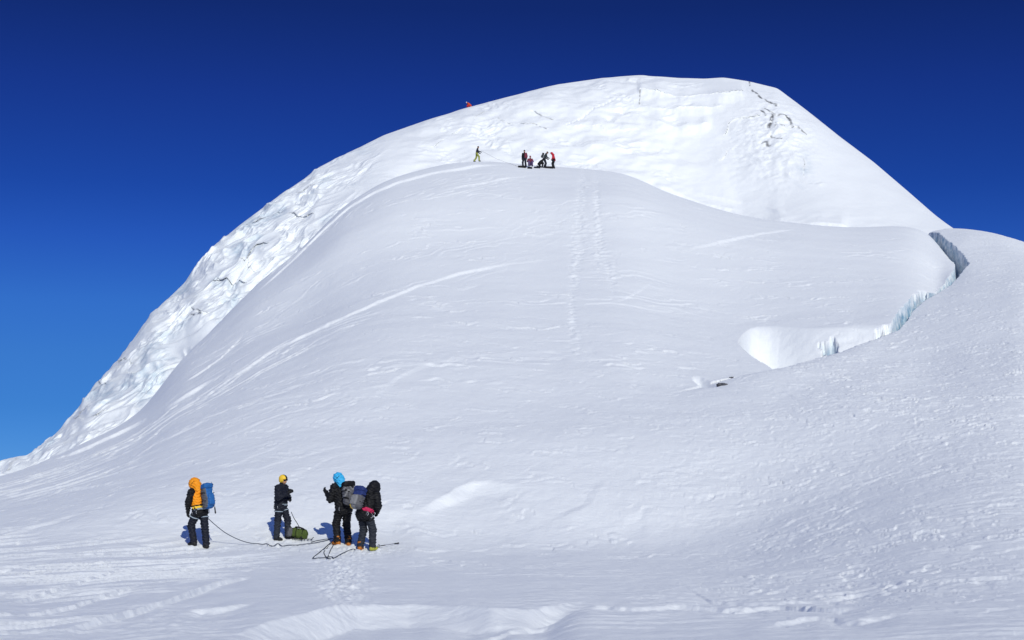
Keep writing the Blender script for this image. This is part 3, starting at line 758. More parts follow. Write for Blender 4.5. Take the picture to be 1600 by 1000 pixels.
LIME = lambda: mat('lime yellow fabric', (0.28, 0.30, 0.06), 0.65)
OLIVE = lambda: mat('olive green pack fabric', (0.06, 0.09, 0.018), 0.7, 0.35, 16)
BOOTO = lambda: mat('orange boot leather', (0.42, 0.14, 0.02), 0.55)
BOOTY = lambda: mat('yellow green boot shell', (0.36, 0.37, 0.06), 0.5)
RUBBER = lambda: mat('black rubber', (0.015, 0.015, 0.017), 0.6)
WEB = lambda: mat('pale blue webbing', (0.30, 0.36, 0.42), 0.7)
METAL = lambda: mat('worn aluminium', (0.55, 0.56, 0.58), 0.35, 0.1, 30, 0.05, 0.9)
ROPE = lambda: mat('dark blue grey rope', (0.05, 0.06, 0.085), 0.8, 0.5, 60)
GOGGLE = lambda: mat('dark goggle lens', (0.01, 0.01, 0.012), 0.12, 0.1, 10, 0.0)

class Person: pass
def ik(a, c, l1, l2, pole):
    a, c = np.array(a, float), np.array(c, float); d = c - a; L = np.linalg.norm(d)
    if L > (l1 + l2) * 0.999: return a + d * l1 / (l1 + l2)
    x = (l1 * l1 - l2 * l2 + L * L) / (2 * L); h = math.sqrt(max(l1 * l1 - x * x, 0))
    u = d / L; p = np.array(pole, float); p = unit(p - u * (p @ u))
    return a + u * x + p * h
def person(label, loc, yaw, S=1.0, lean=0, side=0, twist=0, head=(0, 0), hip=(0, 0, 0.93), feet=((-.11, 0, 0), (.11, 0, 0)), toe=(6, -6), knees=None,
           arms=None, top=('jacket', None), paint=None, jm=None, tm=None, tpaint=None, headgear=None, boots=None, gloves=None, vox=0.012, fat=1.0, harness=None,
           goggles=None, group=None, far=False):
    """a clothed person; body frame: x right, y forward, z up, feet near the origin; yaw turns forward away from +Y"""
    o = Person(); rad = math.radians
    hipc = np.array(hip, float) * S
    R = rz(rad(twist)) @ ry(rad(side)) @ rx(-rad(lean))
    U = lambda x, y, z: hipc + R @ (np.array([x, y, z]) * S)
    o.U, o.R, o.hip = U, R, hipc
    shl = [U(-.185, 0, .46), U(.185, 0, .46)]
    arms = arms or [((-.06, -.03, -.28), (-.05, .05, -.52)), ((.06, -.03, -.28), (.05, .05, -.52))]
    el = [shl[i] + R @ (np.array(arms[i][0]) * S) for i in (0, 1)]; wr = [shl[i] + R @ (np.array(arms[i][1]) * S) for i in (0, 1)]
    HR = R @ rz(rad(head[1])) @ rx(-rad(head[0])); hc = U(0, .02, .55) + HR @ np.array([0, .02, .125]) * S
    Hd = lambda x, y, z: hc + HR @ (np.array([x, y, z]) * S)
    o.Hd, o.hc, o.wr, o.el, o.sh = Hd, hc, wr, el, shl
    hj = [hipc + np.array([-.095, 0, -.02]) * S, hipc + np.array([.095, 0, -.02]) * S]
    zf = lambda x, y: ground_z(loc[0] + x * math.cos(rad(yaw)) - y * math.sin(rad(yaw)), loc[1] + x * math.sin(rad(yaw)) + y * math.cos(rad(yaw))) - loc[2]
    an = []
    for f in feet:
        g = 0 if far else zf(f[0] * S, f[1] * S)
        an.append(np.array([f[0] * S, f[1] * S, g + (f[2] + .085) * S]))
    kn = [ik(hj[i], an[i], .44 * S, .43 * S, (0.1 * (-1, 1)[i], 1, 0.0)) for i in (0, 1)] if knees is None else [np.array(k, float) * S for k in knees]
    td = [rz(rad(toe[i])) @ np.array([0, 1, 0]) for i in (0, 1)]
    s = S
    # the body itself: one continuous surface, mostly under clothes
    pr = [('cone', hj[0], hj[1], .085 * s, .085 * s), ('cone', U(0, 0, .02), U(0, 0, .25), .105 * s, .10 * s), ('cone', U(-.08, 0, .36), U(.08, 0, .36), .10 * s, .10 * s),
          ('cone', U(0, 0, .25), U(0, 0, .42), .10 * s, .09 * s), ('cone', shl[0], shl[1], .055 * s, .055 * s), ('cone', U(0, 0, .44), Hd(0, -.015, -.06), .055 * s, .055 * s)]
    for i in (0, 1):
        pr += [('cone', shl[i], el[i], .045 * s, .036 * s), ('cone', el[i], wr[i], .036 * s, .026 * s),
               ('cone', hj[i], kn[i], .075 * s, .052 * s), ('cone', kn[i], an[i], .05 * s, .038 * s), ('cone', an[i], an[i] + td[i] * .12 * s - np.array([0, 0, .045]) * s, .036 * s, .03 * s)]
    pr += [('ell', Hd(0, -.01, .03), (.076 * s, .094 * s, .10 * s), HR), ('ell', Hd(0, .028, -.055), (.055 * s, .062 * s, .06 * s), HR)]
    if not far:
        pr += [('cone', Hd(0, .088, .012), Hd(0, .108, -.025), .010 * s, .014 * s), ('cone', Hd(-.03, .083, .03), Hd(.03, .083, .03), .012 * s, .012 * s),
               ('cone', Hd(-.02, .086, -.06), Hd(.02, .086, -.06), .008 * s, .008 * s), ('ell', Hd(-.078, -.005, 0), (.01 * s, .02 * s, .03 * s), HR), ('ell', Hd(.078, -.005, 0), (.01 * s, .02 * s, .03 * s), HR)]
    V, Q = skin(pr, vox, .03 if not far else .04)
    root = mesh_from('person', V, Q, SKIN(), loc=loc); root.rotation_euler = (0, 0, rad(yaw)); prop(root, label, 'person', group)
    o.root = root
    # trousers
    pr = [('cone', hj[0], hj[1], .118 * s, .118 * s), ('cone', U(0, 0, 0), U(0, 0, .10), .135 * s, .13 * s)]
    for i in (0, 1):
        cuff = an[i] + (kn[i] - an[i]) * .07
        pr += [('cone', hj[i], kn[i], .115 * s, .092 * s), ('cone', kn[i], cuff, .091 * s, .086 * s)]
    V, Q = skin(pr, vox, .035, wrinkle=.011 if not far else 0, seed=len(label))
    mi = None
    if tpaint:
        mi = tpaint((V[Q].mean(1)) / s)
    mesh_from('trousers', V, Q, tm if isinstance(tm, list) else [tm], root, mi=mi)
    # jacket
    pr = [('cone', U(-.055, 0, -.06), U(-.07, 0, .33), .125 * s * fat, .125 * s * fat), ('cone', U(.055, 0, -.06), U(.07, 0, .33), .125 * s * fat, .125 * s * fat),
          ('cone', U(-.15, 0, .43), U(.15, 0, .43), .085 * s, .085 * s), ('cone', U(0, .0, .40), U(0, .015, .55), .105 * s, .085 * s)]
    for i in (0, 1):
        cuffp = wr[i] + (el[i] - wr[i]) * .06
        pr += [('cone', shl[i], el[i], .084 * s * fat, .068 * s * fat), ('cone', el[i], cuffp, .066 * s * fat, .052 * s)]
    V, Q = skin(pr, vox, .035, wrinkle=.0125 if not far else 0, seed=len(label) * 3)
    mi = None
    if paint:
        Cc = V[Q].mean(1); L = (Cc - hipc) @ R / s
        da = np.minimum.reduce([sd_cone(Cc, shl[i], el[i], .084 * s, .068 * s) for i in (0, 1)] + [sd_cone(Cc, el[i], wr[i], .066 * s, .052 * s) for i in (0, 1)])
        dt = np.minimum(sd_cone(Cc, U(-.055, 0, -.06), U(-.07, 0, .33), .125 * s, .125 * s), sd_cone(Cc, U(.055, 0, -.06), U(.07, 0, .33), .125 * s, .125 * s))
        mi = paint(L, da < dt)
    o.jacket = mesh_from('jacket', V, Q, jm if isinstance(jm, list) else [jm], root, mi=mi)
    # headgear
    if headgear:
        kind, hm = headgear[0], headgear[1]
        if kind == 'hood':
            f = headgear[2] if len(headgear) > 2 else 1.0
            V, Q = skin([('ell', Hd(0, -.015, .025), (.125 * s * f, .14 * s * f, .145 * s * f), HR), ('cone', Hd(0, -.03, -.04), U(0, -.03, .48), .105 * s * f, .14 * s * f), ('ell', Hd(0, -.085, -.045), (.09 * s * f, .075 * s * f, .08 * s * f), HR), ('cone', Hd(0, .06, .135 * f), Hd(0, .10, .105 * f), .035 * s, .02 * s)], vox, .04,
                        cut=[('ell', Hd(0, .15 * f, .005), (.07 * s, .085 * s, .092 * s), HR)], wrinkle=.011 if not far else 0, seed=5)
            ho = mesh_from('hood', V, Q, hm if isinstance(hm, list) else [hm], root)
            if not far:
                hc_ = hm[0] if isinstance(hm, list) else hm
                for nm, ring_ in (('brim', [Hd(.085 * f * math.sin(t), .108 * f - .02 * abs(math.sin(t)), .015 + .112 * f * math.cos(t)) for t in np.linspace(-2.5, 2.5, 16)]),
                                  ('seam', [Hd(0, .13 * f * math.sin(t) - .015, .025 + .149 * f * math.cos(t)) for t in np.linspace(-2.2, .9, 14)]),
                                  ('drawcord', [Hd(.131 * f * math.sin(t), -.03 - .10 * abs(math.cos(t)), .03 + .03 * math.cos(2 * t)) for t in np.linspace(-1.5, 1.5, 14)])):
                    V, Q = tube(ring_, .010 if nm == 'brim' else .006, 5, 3); mesh_from(nm, V, Q, BLACK() if nm == 'drawcord' else hc_, ho)
        elif kind == 'helmet':
            V, Q = skin([('ell', Hd(0, -.012, .045), (.108 * s, .13 * s, .112 * s), HR), ('ell', Hd(0, -.03, -.01), (.098 * s, .10 * s, .10 * s), HR)], vox, .02,
                        cut=[('ell', Hd(0, .13, -.045), (.085 * s, .12 * s, .082 * s), HR), ('box', Hd(0, 0, -.19), (.3, .3, .11), .01, HR)])
            hms = hm if isinstance(hm, list) else [hm]
            mi = None
            if len(hms) > 1:
                Cc = (V[Q].mean(1) - hc) @ HR / s
                mi = ((np.abs(Cc[:, 0]) < .036) & (Cc[:, 1] > -.03) & (Cc[:, 2] > .03)).astype(int)
            h_ = mesh_from('helmet', V, Q, hms, root, mi=mi)
            if not far:
                st = [tube([Hd(sx_ * .085, .02, .0), Hd(sx_ * .08, .03, -.06), Hd(0, .06, -.115)], .006 * s) for sx_ in (-1, 1)]
                V, Q = join(st); mesh_from('chin_strap', V, Q, BLACK(), h_)
        elif kind == 'hat':
            V, Q = skin([('ell', Hd(0, -.01, .045), (.09 * s, .108 * s, .10 * s), HR)], vox, .02, cut=[('box', Hd(0, .05, -.09), (.3, .3, .11), .01, HR)])
            mesh_from('hat', V, Q, hm, root)
    if goggles:
        V, Q = skin([('cone', Hd(-.042, .088, .018), Hd(.042, .088, .018), .028 * s, .028 * s), ('cone', Hd(-.07, .06, .02), Hd(.07, .06, .02), .02 * s, .02 * s)], min(vox, .01), .02)
        mesh_from('goggles', V, Q, goggles, root)
    # boots and gloves
    for i in (0, 1):
        bm_ = (boots or [RUBBER(), RUBBER()])[i]; a = an[i]; t = td[i]; dn = np.array([0, 0, -.045]) * s; zs = a[2] - .085 * s
        V, Q = skin([('cone', a + np.array([0, 0, .10]) * s, a, .066 * s, .062 * s), ('cone', a - t * .035 * s + dn, a + t * .11 * s + dn * 0.9, .055 * s, .05 * s), ('cone', a + t * .10 * s + dn, a + t * .17 * s + dn * 1.1, .048 * s, .04 * s)],
                    vox, .03, clip=lambda P: zs - P[..., 2])
        b_ = mesh_from('boot', V, Q, bm_, root)
        if not far:
            V, Q = skin([('cone', a - t * .04 * s, a - t * .04 * s, .058 * s, .058 * s), ('cone', a - t * .035 * s, a + t * .16 * s, .057 * s, .05 * s)], vox, .02,
                        clip=lambda P: np.maximum(P[..., 2] - zs - .03 * s, zs - .012 * s - P[..., 2]))
            if len(V): mesh_from('sole', V, Q, RUBBER(), b_)
        if gloves:
            w, e = wr[i], el[i]; d = unit(w - e); sidev = unit(np.cross(d, R @ np.array([(-1, 1)[i] * 1.0, 0.3, .2])))
            nrm_ = unit(np.cross(d, sidev)); vg = .008 if not far else vox
            pr = [('cone', w - d * .03 * s, w + d * .02 * s, .045 * s, .042 * s), ('cone', w + d * .03 * s + sidev * .018 * s, w + d * .085 * s + sidev * .022 * s, .032 * s, .03 * s), ('cone', w + d * .03 * s - sidev * .018 * s, w + d * .085 * s - sidev * .022 * s, .032 * s, .03 * s)]
            if not far:
                for q, (off, ln) in enumerate(((-.036, .062), (-.012, .075), (.012, .072), (.035, .058))):
                    b0 = w + d * .09 * s + sidev * off * s; b1 = b0 + (d * .8 + nrm_ * .45) * ln * .55 * s; b2 = b1 + (d * .35 + nrm_ * .9) * ln * .5 * s
                    pr += [('cone', b0, b1, .0135 * s, .0125 * s), ('cone', b1, b2, .0125 * s, .0115 * s)]
                b0 = w + d * .03 * s - sidev * .045 * s; b1 = b0 + (d * .7 - sidev * .5 + nrm_ * .3) * .045 * s
                pr += [('cone', b0, b1, .017 * s, .0145 * s), ('cone', b1, b1 + (d * .9 + nrm_ * .4) * .035 * s, .0145 * s, .0125 * s)]
            V, Q = skin(pr, vg, .012 if not far else .03)
            mesh_from('glove', V, Q, gloves, root)
    if harness:
        hz = .0
        def ring(c, Rm, rx_, ry_, n=28): return [c + Rm @ (np.array([rx_ * math.cos(a), ry_ * math.sin(a), 0]) * s) for a in np.linspace(0, 2 * PI, n)]
        parts = [tube(ring(U(0, 0, .0 + dz), R, .202, .158), .012 * s, 6, 1) for dz in (-.012, .012)]
        for i in (0, 1):
            ax_ = unit(kn[i] - hj[i]); c = hj[i] + ax_ * .17 * s
            a1 = unit(np.cross(ax_, [0, 1, 0])); a2 = np.cross(ax_, a1); rr = .117 * s
            parts.append(tube([c + rr * (math.cos(t) * a1 + math.sin(t) * a2) for t in np.linspace(0, 2 * PI, 22)], .014 * s, 6, 1))
        V, Q = join(parts); hn = mesh_from('harness', V, Q, harness, root)
        for gx_, gy_ in ((-.19, .05), (.2, .03), (-.17, -.10), (.17, -.11)):
            c = U(gx_ * 1.04, gy_ * 1.04, -.075); parts = [tube([c + np.array([.022 * math.cos(t), .01 * math.cos(t), .045 * math.sin(t)]) * s for t in np.linspace(0, 2 * PI, 14)], .0065 * s, 5, 1)]
            V, Q = join(parts); mesh_from('carabiner', V, Q, METAL(), hn)
    return o

# ------------------------------------------------------------------ rucksacks
def frame(o, x, y, z):
    """world matrix of a spot on a person's upper body"""
    L = Matrix(o.R.tolist()).to_4x4(); L.translation = Vector(o.U(x, y, z).tolist())
    W = Matrix.Translation(o.root.location) @ Matrix.Rotation(o.root.rotation_euler.z, 4, 'Z')
    return W @ L
def rucksack(label, M, dims=(.16, .12, .27), body=None, lid=None, pocket=None, strap=None, vox=.013, far=False, group=None, worn=True, bpaint=None, tilt=0.0):
    """local frame: y towards the wearer's back, z up"""
    w, d, h = dims; strap = strap or BLACK()
    pr = [('box', (0, 0, 0), (w, d, h), .07), ('ell', (0, -.04, -.06), (w * 1.04, d * 1.15, h * .8)), ('ell', (0, 0, -h * .75), (w * .95, d * 1.0, h * .35))]
    V, Q = skin(pr, vox, .05, wrinkle=.008 if not far else 0, seed=3)
    mi = bpaint(V[Q].mean(1)) if bpaint else None
    r = mesh_from('rucksack', V, Q, body if isinstance(body, list) else [body], mi=mi); prop(r, label, 'rucksack', group)
    r.matrix_world = M
    V, Q = skin([('box', (0, -.015, h + .03), (w * .98, d * 1.02, .065), .05), ('ell', (0, -.03, h + .055), (w * .9, d * .95, .055))], vox, .04, wrinkle=.005 if not far else 0, seed=8)
    mesh_from('lid', V, Q, lid or body, r)
    if far: return r
    V, Q = skin([('box', (0, -d - .03, -.07), (w * .62, .05, h * .55), .04)], vox, .03, wrinkle=.005, seed=2)
    mesh_from('pocket', V, Q, pocket or body, r)
    for s in (-1, 1):
        for zz in (h * .45, -h * .35):
            V, Q = tube([(s * w * 1.02, d * .9, zz), (s * (w + .012), 0, zz + .01), (s * w * .98, -d * .95, zz - .01)], .009)
            mesh_from('strap', V, Q, strap, r)
        if worn:
            V, Q = tube([(s * .075, d * .95, h * .62), (s * .10, d + .07, h * .93), (s * .12, d + .19, h * .90), (s * .125, d + .27, h * .55), (s * .14, d + .24, h * .05), (s * .15, d + .10, -h * .45), (s * .13, d * .9, -h * .6)], .020)
        else:
            V, Q = tube([(s * .075, d * .95, h * .62), (s * .10, d + .025, h * .5), (s * .11, d + .03, h * .1), (s * .11, d + .02, -h * .4), (s * .10, d * .95, -h * .6)], .018)
        mesh_from('shoulder_strap', V, Q, strap, r)
    V, Q = tube([(-.045, d * .85, h + .0), (-.03, d * .95, h + .03), (.03, d * .95, h + .03), (.045, d * .85, h + .0)], .009)
    mesh_from('grab_loop', V, Q, strap, r)
    return r

# ------------------------------------------------------------------ the four climbers in front
def at_feet(px, py): return ground(px, py)
p1 = at_feet(311, 855)
c1 = person('person in orange hooded jacket with black sleeves standing alone at left, roped', p1, 44, 0.985, lean=12, side=-2, head=(24, 14), fat=1.2, feet=((-.12, .06, 0), (.13, -.12, 0)), toe=(12, -14),
            arms=[((-.11, .04, -.27), (-.07, .17, -.48)), ((.07, .02, -.28), (.0, .16, -.45))], jm=[ORANGE(), BLACK(), YELLOW()],
            paint=lambda L, arm: np.where(arm, 1, np.where((L[:, 2] < .01) | ((L[:, 2] > .075) & (L[:, 2] < .105)), 1, np.where(L[:, 2] < .075, 2, 0))),
            tm=NAVY(), headgear=('hood', [ORANGE()], 1.09), gloves=BLACK(), boots=[RUBBER(), RUBBER()], harness=WEB(), goggles=GOGGLE())
rucksack('bright blue and grey rucksack worn by the climber in orange', frame(c1, .07, -.30, .24), (.135, .115, .25), [BLUE(), GREYP()], BLUE(), BLUE(),
         bpaint=lambda c: ((c[:, 0] < -.095) | (c[:, 1] > .06)).astype(int))
p2 = at_feet(438, 842)
c2 = person('person in black jacket and yellow helmet with one raised hand beside green pack', p2, -112, 0.915, lean=2, fat=1.22, head=(4, -8), feet=((-.10, .18, 0), (.10, -.06, 0)), toe=(4, -6),
            arms=[((-.10, .05, -.27), (.05, .20, -.30)), ((.09, .10, -.26), (.02, .34, -.12))], jm=NAVY(), tm=[NAVY(), SLATE()],
            tpaint=lambda c: (c[:, 2] < .47).astype(int), headgear=('helmet', [YELLOW(), BLACK()]), gloves=BLACK(), boots=[RUBBER(), RUBBER()], harness=WEB(), goggles=GOGGLE())
p3 = at_feet(537, 853)
c3 = person('tall person in black with sky blue hood raising a mitten', p3, 34, 1.03, lean=9, side=-4, head=(16, 26), feet=((-.13, .05, 0), (.12, -.04, 0)), toe=(12, -12),
            arms=[((-.12, .05, -.26), (-.13, .24, -.06)), ((.06, .06, -.28), (-.04, .24, -.36))], jm=BLACK(), tm=BLACK(), fat=1.32,
            headgear=('hood', [SKYBLUE()], 0.93), gloves=BLACK(), boots=[BOOTO(), BOOTO()], harness=BLACK(), goggles=GOGGLE())
rucksack('mottled grey rucksack worn by the climber with blue hood', frame(c3, .02, -.31, .22), (.165, .11, .23), [GREYP(), PALE(), BLACK()], BLACK(), GREYP(),
         bpaint=lambda c: np.where((np.sin(c[:, 2] * 40 + 3 * np.sin(c[:, 0] * 25)) > .55) & (c[:, 2] > -.05), 1, np.where(np.sin(c[:, 2] * 31 + c[:, 0] * 22 + 1) > .6, 2, 0)))
p4 = at_feet(572, 861)
c4 = person('person bending forward in black hood, pink hem and dark trousers with yellow boots', p4, -30, 0.985, lean=24, side=3, head=(16, -4), hip=(0, -.07, .92), feet=((-.15, -.04, 0), (.15, .06, 0)), toe=(16, -12),
            arms=[((-.04, .16, -.24), (.06, .34, -.30)), ((.13, .03, -.27), (.02, .22, -.36))], jm=[BLACK(), PINK()], fat=1.32,
            paint=lambda L, arm: ((L[:, 2] < .075) & (L[:, 0] > .03) & (L[:, 2] > -.02) & ~arm).astype(int), tm=SLATE(), headgear=('hood', [BLACK()], 1.18), gloves=BLACK(), boots=[BOOTO(), BOOTY()], harness=BLACK())
rucksack('navy topped rucksack with pale panel and yellow stripe worn by the bending climber', frame(c4, -.08, -.31, .20), (.15, .11, .22), [GREYP(), PALE(), YELLOW(), mat('royal navy fabric', (.02, .035, .14))],
         mat('royal navy fabric', (.02, .035, .14)), PALE(), bpaint=lambda c: np.where(c[:, 2] > .08, 3, np.where(np.abs(c[:, 0] + .10) < .028, 2, np.where(c[:, 0] < -.12, 3, np.where(c[:, 0] < .05, 1, 0)))))

# green rucksack lying on its back beside the person with the yellow helmet
g = ground(467, 843)
Mg = Matrix.Translation(g + Vector((0, 0, .13))) @ Matrix.Rotation(math.radians(-78), 4, 'Z') @ Matrix.Rotation(math.radians(78), 4, 'X') 
rucksack('olive green rucksack lying on the snow', Mg, (.15, .115, .20), OLIVE(), GREYP(), OLIVE(), worn=False)

def air(px, py, y):
    q = hdir(px, py); return np.array([y * q[0], y, CAMZ + y * q[1]])
def onsnow(px, py, h=.012): p = ground(px, py); return np.array([p.x, p.y, p.z + h])
def cord(name, label, cat, pts_list, r, m, group=None):
    V, Q = join([tube(p, r) for p in pts_list]); o = mesh_from(name, V, Q, m); prop(o, label, cat, group); return o
y1 = p1.y
cord('rope', 'long dark rope sagging from the climber in orange across to the pair', 'rope',
     [[air(px_, py_, y1 + (ground(404, 851).y - y1) * (px_ - 317) / 87.0) for px_, py_ in ((317, 803), (324, 809), (335, 819), (350, 831), (364, 839), (378, 845), (392, 848.7))]
      + [onsnow(x, np.interp(x, [404, 432, 470, 503, 521], [851, 855, 853, 848, 843]), .02) for x in range(404, 522, 6)]], .010, ROPE())
cord('rope', 'loose loops of dark rope lying on the snow before the pair', 'rope',
     [[onsnow(486, 848), onsnow(500, 846), onsnow(521, 843), onsnow(512, 853), onsnow(500, 864), onsnow(488, 873.5), onsnow(497, 873.2), onsnow(508, 872.8), onsnow(520, 873.5), onsnow(519, 871.5), onsnow(511, 871.5), onsnow(512, 874.8), onsnow(521, 873.2), onsnow(534, 868), onsnow(550, 861.5), onsnow(556, 860)],
      [onsnow(520, 846), onsnow(511, 857), onsnow(506.5, 864), onsnow(508, 870), onsnow(512, 872.5)], [onsnow(523, 850), onsnow(516, 861), onsnow(512, 871.5)]], .010, ROPE())
hd_ = c2
cord('sling', 'dark cord running from the waist of the yellow helmeted climber down to the green pack', 'sling', [[air(455, 800, p2.y - .12), air(459, 809, p2.y - .15), air(464, 817, p2.y - .2), air(468, 824, p2.y - .25)]], .009, BLACK())
def pole(label, a, b, handle_at_b=True, basket=.12, group=None):
    a, b = np.array(a, float), np.array(b, float); d = b - a; L = np.linalg.norm(d)
    V, Q = tube([a, a + d * .45, b], [.006, .008, .009], 7, 1); r = mesh_from('trekking_pole', V, Q, METAL()); prop(r, label, 'trekking pole', group)
    V, Q = tube([b - d * .02, b + unit(d) * .05, b + unit(d) * .12, b + unit(d) * .14], [.017, .015, .019, .012], 8, 3); mesh_from('handle', V, Q, BLACK(), r)
    c = a + d * basket; u = unit(d); a1 = unit(np.cross(u, [.2, .1, 1])); a2 = np.cross(u, a1)
    ang = np.linspace(0, 2 * PI, 15); V, Q = tube([c + .035 * (math.cos(t) * a1 + math.sin(t) * a2) for t in ang], .007, 5, 1); mesh_from('basket', V, Q, BLACK(), r)
    V, Q = tube([a + d * .42, a + d * .60], .011, 7, 1); mesh_from('lock_section', V, Q, BLACK(), r)
    return r
a_, b_2 = onsnow(578, 858.5, .03), onsnow(617, 852, .03)
pole('black handled trekking pole lying on the snow right of the pair', a_, b_2, True, .35)
Mf = frame(c1, .16, -.42, -.05); Mt = frame(c1, .17, -.40, .62)
pole('thin trekking pole strapped upright on the outside of the blue rucksack', Mt.translation, Mf.translation, True, .1)

# crampons set down by the green pack
def crampons(label, px, py, yawd):
    g = ground(px, py); V, Q = [], []; parts = []
    for s in (-1, 1):
        parts.append(tube([(s * .035, -.12, .03), (s * .045, 0, .035), (s * .04, .13, .03)], .008, 5, 4))
        for yy in (-.11, -.03, .06, .13): parts.append(tube([(s * .04, yy, .03), (s * .048, yy + .01, -.01)], [.009, .002], 5, 1))
    for yy in (-.12, -.02, .12): parts.append(tube([(-.04, yy, .03), (.04, yy, .03)], .008, 5, 1))
    parts.append(tube([(-.035, -.12, .03), (-.03, -.16, .07), (.03, -.16, .07), (.035, -.12, .03)], .007, 5, 4))
    V, Q = join(parts); r = mesh_from('crampon', V, Q, mat('dark steel', (.06, .06, .07), .45, .2, 30, .1, .7)); prop(r, label, 'crampon')
    r.location = g + Vector((0, 0, .012)); r.rotation_euler = (0, 0, math.radians(yawd))
    V, Q = tube([(-.04, .10, .035), (-.03, .16, .09), (.03, .17, .06), (.05, .10, .035)], .009); mesh_from('strap', V, Q, BLACK(), r)
crampons('dark steel crampon on the snow below the green rucksack', 462, 846.5, 70)
crampons('dark steel crampon at the right end of the green rucksack', 479, 846, 105)

# small dark stones that show through the snow by the scoop
def stone(label, px, py, w, seed):
    g = ground(px, py); rs_ = random.Random(seed)
    pr = [('box', (rs_.uniform(-.3, .3) * w, rs_.uniform(-.15, .15) * w, rs_.uniform(0, .1) * w), (w * rs_.uniform(.3, .5), w * .3, w * rs_.uniform(.12, .2)), .03, rz(rs_.uniform(0, 3)) @ rx(rs_.uniform(-.4, .4))) for _ in range(5)]
    V, Q = skin(pr, w / 16, .02, wrinkle=.01, seed=seed)
    r = mesh_from('stone', V, Q, mat('dark grey stone', (.10, .10, .11), .85, .4, 9, .6), smooth=False); r.location = g; prop(r, label, 'stone', 'stones at the foot of the dome')
stone('flat dark grey stone at the lower right of the small bright scoop', 1128, 602, .34, 3)
stone('smallest dark stone, higher on the edge between the two bright scoops', 1143, 590.5, .16, 5)

# ------------------------------------------------------------------ the party high on the slope
GR = 'climbers gathered at the top of the slope'
FV = .028
def fp(px, py): return ground(px, py)
person('person in yellow trousers and grey jacket walking right along the track', fp(745, 251), -90, 1.0, lean=8, head=(5, 0), hip=(0, 0, .90), feet=((-.10, -.30, 0), (.10, .26, 0)), arms=[((-.05, .10, -.26), (0, .30, -.36)), ((.05, .14, -.24), (0, .40, -.28))],
       jm=SLATE(), tm=LIME(), headgear=('hat', BLACK()), gloves=BLACK(), vox=FV, far=True, group=GR)
person('person standing in dark jacket with maroon side at the left end of the summit group', fp(820, 262), 160, 1.06, feet=((-.15, 0, 0), (.15, 0, 0)), jm=[BLACK(), MAROON()], paint=lambda L, arm: (L[:, 0] < -.05).astype(int), tm=NAVY(), headgear=('hat', BLACK()), gloves=BLACK(), vox=FV, far=True, group=GR)
person('person sitting in red and purple clothes with knees drawn up', fp(828, 261.5), 185, 1.05, lean=12, hip=(0, -.1, .36), feet=((-.16, .42, 0), (.16, .42, 0)), knees=((-.17, .30, .52), (.17, .30, .52)),
       arms=[((-.10, .12, -.22), (.02, .34, -.26)), ((.10, .12, -.22), (-.02, .34, -.26))], jm=[MAROON(), PURPLE()], paint=lambda L, arm: (L[:, 2] < .2).astype(int), tm=PURPLE(), headgear=('hat', MAROON()), gloves=BLACK(), vox=FV, far=True, group=GR)
person('person crouching low in black beside the standing climber with a pack', fp(843.5, 262), -60, 1.0, lean=42, hip=(0, -.1, .42), feet=((-.14, -.25, 0), (.14, .18, 0)), knees=((-.16, .16, .10), (.16, .30, .48)),
       arms=[((-.05, .16, -.22), (0, .30, -.42)), ((.05, .16, -.22), (0, .34, -.40))], jm=BLACK(), tm=BLACK(), headgear=('hat', BLACK()), gloves=BLACK(), vox=FV, far=True, group=GR)
f5 = person('person stooping in dark slate clothes under a small dark pack', fp(851.5, 262.5), -80, 1.06, lean=20, head=(18, 0), hip=(0, -.05, .92), feet=((-.12, .06, 0), (.12, -.08, 0)),
       arms=[((-.05, .14, -.26), (.02, .36, -.32)), ((.06, .14, -.26), (0, .36, -.28))], jm=mat('dark teal grey fabric', (.03, .04, .048)), tm=NAVY(), headgear=('hat', BLACK()), gloves=BLACK(), vox=FV, far=True, group=GR)
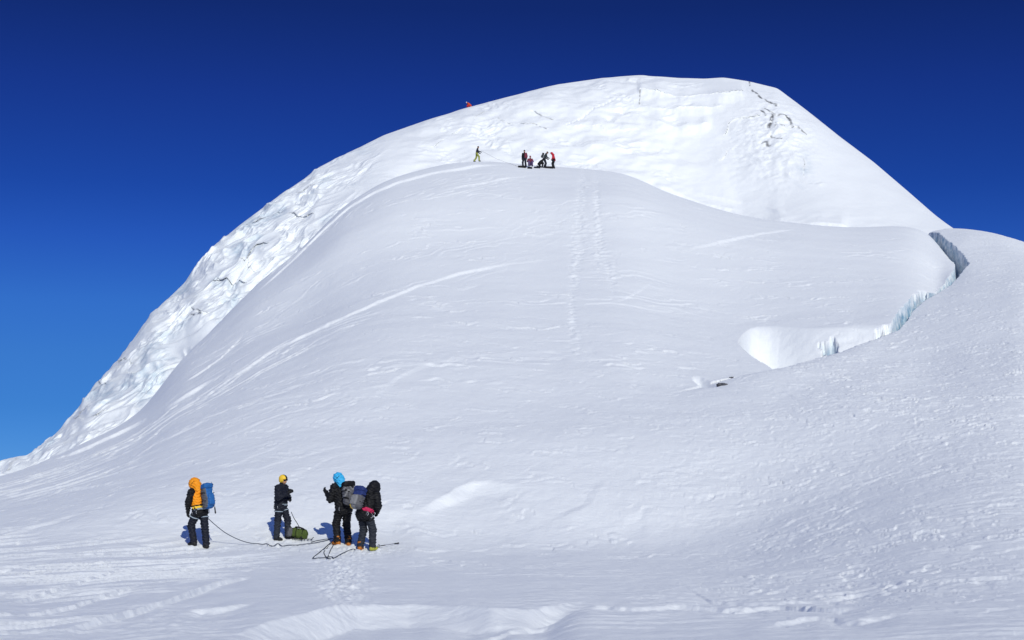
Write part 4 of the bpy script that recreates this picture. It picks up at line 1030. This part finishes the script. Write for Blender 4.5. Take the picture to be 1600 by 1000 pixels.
rucksack('small dark rucksack on the back of the stooping climber', frame(f5, 0, -.25, .22), (.14, .10, .20), mat('dark teal grey fabric', (.03, .04, .048)), BLACK(), vox=FV, far=True)
person('person in red jacket and dark trousers leaning in at the right end of the group', fp(864.5, 263.5), 78, 1.03, lean=16, head=(20, 0), hip=(0, -.06, .93), feet=((-.12, .05, 0), (.12, -.05, 0)),
       arms=[((-.05, .06, -.27), (0, .22, -.42)), ((.05, .06, -.27), (0, .22, -.42))], jm=RED(), tm=BLACK(), headgear=('hood', [RED()], .95), gloves=BLACK(), vox=FV, far=True, group=GR)
def bag(label, px, py, yawd, dims, m):
    g = fp(px, py); M = Matrix.Translation(g + Vector((0, 0, dims[1] * .8))) @ Matrix.Rotation(math.radians(yawd), 4, 'Z') @ Matrix.Rotation(math.radians(90), 4, 'X')
    r = rucksack(label, M, dims, m, m, vox=FV, far=True); return r
bag('flat black bag lying left of the dark jacketed climber', 814.5, 262, 85, (.17, .11, .32), BLACK())
bag('small black bag lying before the sitting climber', 827, 263.8, 80, (.13, .10, .18), BLACK())
bag('black bag lying left of the crouching climber', 838.5, 263, 95, (.14, .09, .26), NAVY())
bag('long black bag lying between the stooping and the red jacketed climber', 858, 263.2, 92, (.16, .11, .34), BLACK())
yq = fp(745, 251).y
cord('rope', 'thin rope stretched from the walking climber down to the group', 'rope', [[air(752, 235.5, yq), air(764, 242, yq), air(778, 249, yq), onsnow(795, 256, .05), onsnow(810, 261, .05)]], .009, ROPE())
rp = ridge_point(733, 5)
person('person in red crouched on the skyline ridge, half hidden by snow', rp, 100, 1.0, lean=48, fat=1.3, hip=(0, -.15, .45), feet=((-.14, .1, 0), (.14, .1, 0)), knees=((-.17, .32, .42), (.17, .32, .42)),
       arms=[((-.08, .14, -.22), (.05, .34, -.28)), ((.08, .14, -.22), (-.05, .34, -.28))], jm=mat('orange red fabric', (.55, .07, .02)), tm=RED(), headgear=('hat', mat('white knit', (.7, .7, .72))), gloves=BLACK(), vox=FV, far=True)
